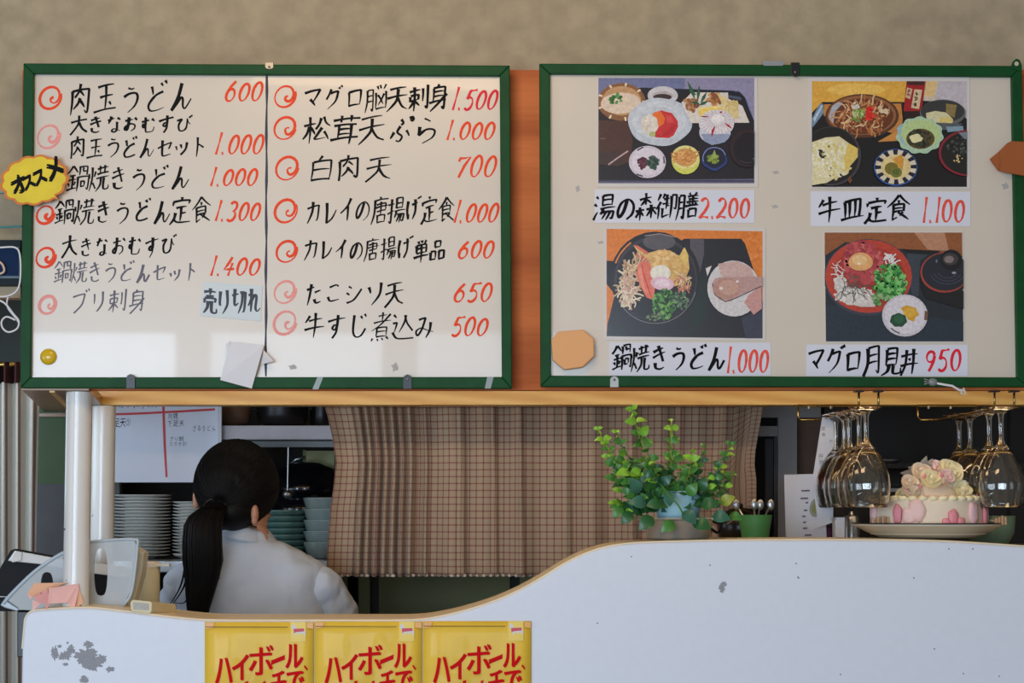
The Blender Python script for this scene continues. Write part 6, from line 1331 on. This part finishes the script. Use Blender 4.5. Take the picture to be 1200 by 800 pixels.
MB().ell(H(0, .083, -.055), .022, .008, .006, 12, 6, rot=Rz).build('mouth', mat('lips', (170, 92, 86), rough=.4), head, smooth=True)
def ear(c, nm='ear', n=(0, 0, 1)):
    b = MB(); b.ell(c, .0085, .014, .021, 12, 10); b.ell(c+Vector((0, -.004, -.014)), .007, .009, .010, 10, 8); b.build(nm, M_skin, head, smooth=True)
ear(W(228.5, 583, .02)); ear(W(302, 602, -.05))
# neck and jaw skin seen right of the hair
b = MB(); b.tube([W(289, 645, .03), W(290, 618, .03), W(293, 600, .03), W(291, 580, .04)], [.040, .038, .038, .045], 16); b.build('neck', M_skin, head, smooth=True)
# hair
hair = MB()
def skull(p):
    q = p.copy()
    if q.z < -.02: q.x *= 1-.16*((-.02-q.z)/.1)
    l = Rz.transposed() @ q
    if l.y > .02 and l.z < .035 and abs(l.x) < .045: q *= 1-.26*min(1, (l.y-.02)/.03)*min(1, (.035-l.z)/.02)
    return q
hair.ell(W(275.5, 569, .025), 50*ws, .112, 55*ws, 36, 26, f=skull)
hair.ell(W(276, 598, -.012), 27*ws, .070, 24*ws, 24, 16)
o = hair.build('hair', M_hair, head, smooth=True)
# combed strands lying on the skull, gathered toward the tie
b = MB(); rs2 = random.Random(4); hc2 = W(275.5, 569, .025); E3 = (50*ws*1.002, .1125, 55*ws*1.002)
tie = Vector((-12*ws/E3[0]*1.0, -.86, -.40)).normalized()
for i in range(90):
    az = -PI*1.02+PI*1.04*i/89; d0 = Vector((math.cos(az), -.15+.25*rs2.random(), -math.sin(az))) if 1 else None
    d0.normalize(); path = []
    if d0.z < -.45: continue
    for q in range(9):
        t = q/9; d_ = d0.lerp(tie, t).normalized(); pnt = Vector((d_.x*E3[0], d_.y*E3[1], d_.z*E3[2])); path.append(hc2+skull(pnt))
    b.tube(path, .0011, 4)
b.build('combed_strand', M_hair, o, smooth=True)['kind'] = 'stuff'
# ponytail
tp_ = [(263, 588, -.060, 9, .014), (257, 594, -.080, 15, .024), (250, 604, -.100, 20, .031), (247, 615, -.115, 21.5, .034), (246.5, 635, -.118, 22.5, .034), (247, 655, -.115, 23, .032), (245.5, 675, -.11, 19.5, .029), (243, 695, -.108, 16, .025), (241, 710, -.105, 13, .020), (240.5, 724, -.10, 10.5, .012)]
rings = []
for (x, y, dy, rx, ry) in tp_:
    c = W(x, y, dy); n = 40
    rings.append([c+Vector((rx*ws*math.cos(a)*(1+.035*math.sin(a*17)), ry*math.sin(a)*(1+.05*math.sin(a*19+y*.02)), 0)) for a in [2*PI*i/n for i in range(n)]])
b = MB(); b.loft(rings, True); b.build('ponytail', M_hair, hair_o if 0 else o, smooth=True)
b = MB(); rs = random.Random(12)
for i in range(46):
    s0 = rs.uniform(-1, 1); sh_ = rs.uniform(-.9, .9); path = []
    for (x, y, dy, rx, ry) in tp_[1:]:
        path.append(W(x+rx*.92*s0+rs.uniform(-.3, .3), y, dy-ry*math.sqrt(max(0, 1-s0*s0*.85))*1.0-.001))
    path.append(W(tp_[-1][0]+9*s0+rs.uniform(-2, 2), 726+rs.uniform(-3, 5), -.10)); b.tube(path, [.0012]*(len(path)-1)+[.0004], 4)
for (pts, r) in (([(228, 650), (225, 672), (219, 690), (206, 710)], .0035), ([(230, 655), (227, 680), (219, 696), (210, 707)], .003), ([(262, 640), (265, 662), (266, 676)], .003), ([(229, 660), (231, 690), (226, 703), (216, 703)], .0025), ([(260, 650), (258, 680), (249, 700)], .004),
                 ([(237, 700), (233, 715), (230, 724)], .0035)):
    b.tube([W(x, y, -.115) for x, y in smoothline(pts, 3)], [r*(1-.8*i/(3*(len(pts)-1))) for i in range(3*(len(pts)-1)+1)], 6)
b.build('loose_strand', M_hair, o, smooth=True)['kind'] = 'stuff'
MB().tube([W(258+12*math.cos(a), 593+9*math.sin(a), -.078-.01*math.sin(a)) for a in [2*PI*i/14 for i in range(15)]], .004, 6).build('hair_tie', M_black, o, smooth=True)
# shirt: torso, sleeves and yoke merged by remeshing
b = MB()
def wr_(px, py, rx, ry, dy=0, tilt=(0, 0), sq=.9): return ring(W(px, py, .04+dy), rx*ws, ry, 28, tilt, sq=sq)
b.loft([wr_(287, 620, 25, .052, -.01), wr_(288, 632, 33, .060, -.01), wr_(290, 642, 52, .072, -.01), wr_(290, 650, 70, .080), wr_(290, 662, 86, .090), wr_(290, 678, 90, .096, .0), wr_(292, 700, 90, .102), wr_(295, 740, 90, .10), wr_(297, 800, 84, .10), wr_(298, 900, 80, .11), wr_(299, 990, 84, .12)], True)
for sh in (W(215, 686, .05), W(366, 688, .05)):
    b.tube([sh.lerp(W(290, 668, .04), .5), sh], [.058, .058], 22); b.ell(sh, .052, .060, .050, 16, 12); b.ell(sh.lerp(W(290, 668, .04), .5), .056, .062, .050, 16, 12)
SLV = []
for sh, el, wr2 in ((W(213, 690, .045), W(200, 752, .10), W(236, 775, .30)), (W(374, 690, .035), W(388, 752, .10), W(352, 770, .32))):
    s_ = MB(); s_.tube([sh, sh.lerp(el, .45)+Vector(((sh.x-W(290, 0).x)*.07, 0, 0)), el, el.lerp(wr2, .5), wr2], [.046, .056, .053, .047, .034], 26)
    s_.ell(sh, .050, .052, .048, 18, 12); SLV.append(s_)
# soft folds running over the shoulder blade and sleeve
for (pts, r) in () if 1 else (([(362, 690), (369, 706), (372, 730)], .020), ([(388, 694), (380, 708), (374, 716)], .014)):
    b.tube([W(x, y, -.045+.0*i) for i, (x, y) in enumerate(pts)], r, 8)
sh_o = b.build('shirt', M_shirt, pw, smooth=True)
rm_ = sh_o.modifiers.new('remesh', 'REMESH'); rm_.mode = 'VOXEL'; rm_.voxel_size = .0065; rm_.use_smooth_shade = True
sm = sh_o.modifiers.new('smooth', 'SMOOTH'); sm.factor = .6; sm.iterations = 7
tex = bpy.data.textures.new('wrinkle', 'CLOUDS'); tex.noise_scale = .055; dm = sh_o.modifiers.new('wrinkles', 'DISPLACE'); dm.texture = tex; dm.strength = .016; dm.mid_level = .5; dm.texture_coords = 'LOCAL'
tx2 = bpy.data.textures.new('sleeve_wrinkle', 'CLOUDS'); tx2.noise_scale = .038
for s_ in SLV:
    so_ = s_.build('sleeve', M_shirt, sh_o, smooth=True); q = so_.modifiers.new('remesh', 'REMESH'); q.mode = 'VOXEL'; q.voxel_size = .0055; q.use_smooth_shade = True
    q = so_.modifiers.new('smooth', 'SMOOTH'); q.factor = .6; q.iterations = 5
    q = so_.modifiers.new('wrinkles', 'DISPLACE'); q.texture = tx2; q.strength = .014; q.mid_level = .5; q.texture_coords = 'LOCAL'
# collar
b = MB(); R0 = []
for (py, dpx, dy, kx, ky) in ((636, 0, 0, 27, .062), (624, 0, 0, 23, .055), (615.5, 0, 0, 21.5, .050), (614.5, 0, 0, 21, .049), (622, 0, 0, 24.5, .058), (634, 0, 0, 31, .070)):
    R0.append(ring(W(286, py, .03), kx*ws, ky, 28, tilt=(-.18, -.05)))
b.loft(R0, False); b.build('collar', M_shirt, sh_o, smooth=True)
for s, wr2, d in ((-1, W(236, 775, .30), 0), (1, W(352, 770, .32), 0)): MB().ell(wr2, .040, .022, .036, 16, 8).build('cuff', M_shirt, sh_o, smooth=True)
# trousers and shoes
TJ = [hip+Vector((0, 0, .04)), hip]; TR = [(.15, .12), (.155, .125)]; TE = [(0, 1)]
for s in (-1, 1):
    i0 = 1
    for p, r in ((hip+Vector((s*.09, 0, -.08)), .095), (hip+Vector((s*.09, .02, -.38)), .068), (hip+Vector((s*.09, 0, -.70)), .055)): TJ.append(p); TR.append((r, r)); TE.append((i0, len(TJ)-1)); i0 = len(TJ)-1
skin('trousers', TJ, TR, TE, M_pants, pw)
for s in (-1, 1): b = MB(); b.ell(hip+Vector((s*.09, .05, -.765)), .045, .125, .034, 16, 10, f=lambda p: Vector((p.x, p.y, max(p.z, -.03)))); b.build('shoe', M_black, pw, smooth=True)
# ------------------------------------------------------------------ tidy: remove the lettering helper
bpy.data.objects.remove(_to)
for o in list(bpy.data.objects):
    if o.type == 'MESH' and o.name.startswith('leaf') and o.parent is None: bpy.data.objects.remove(o)
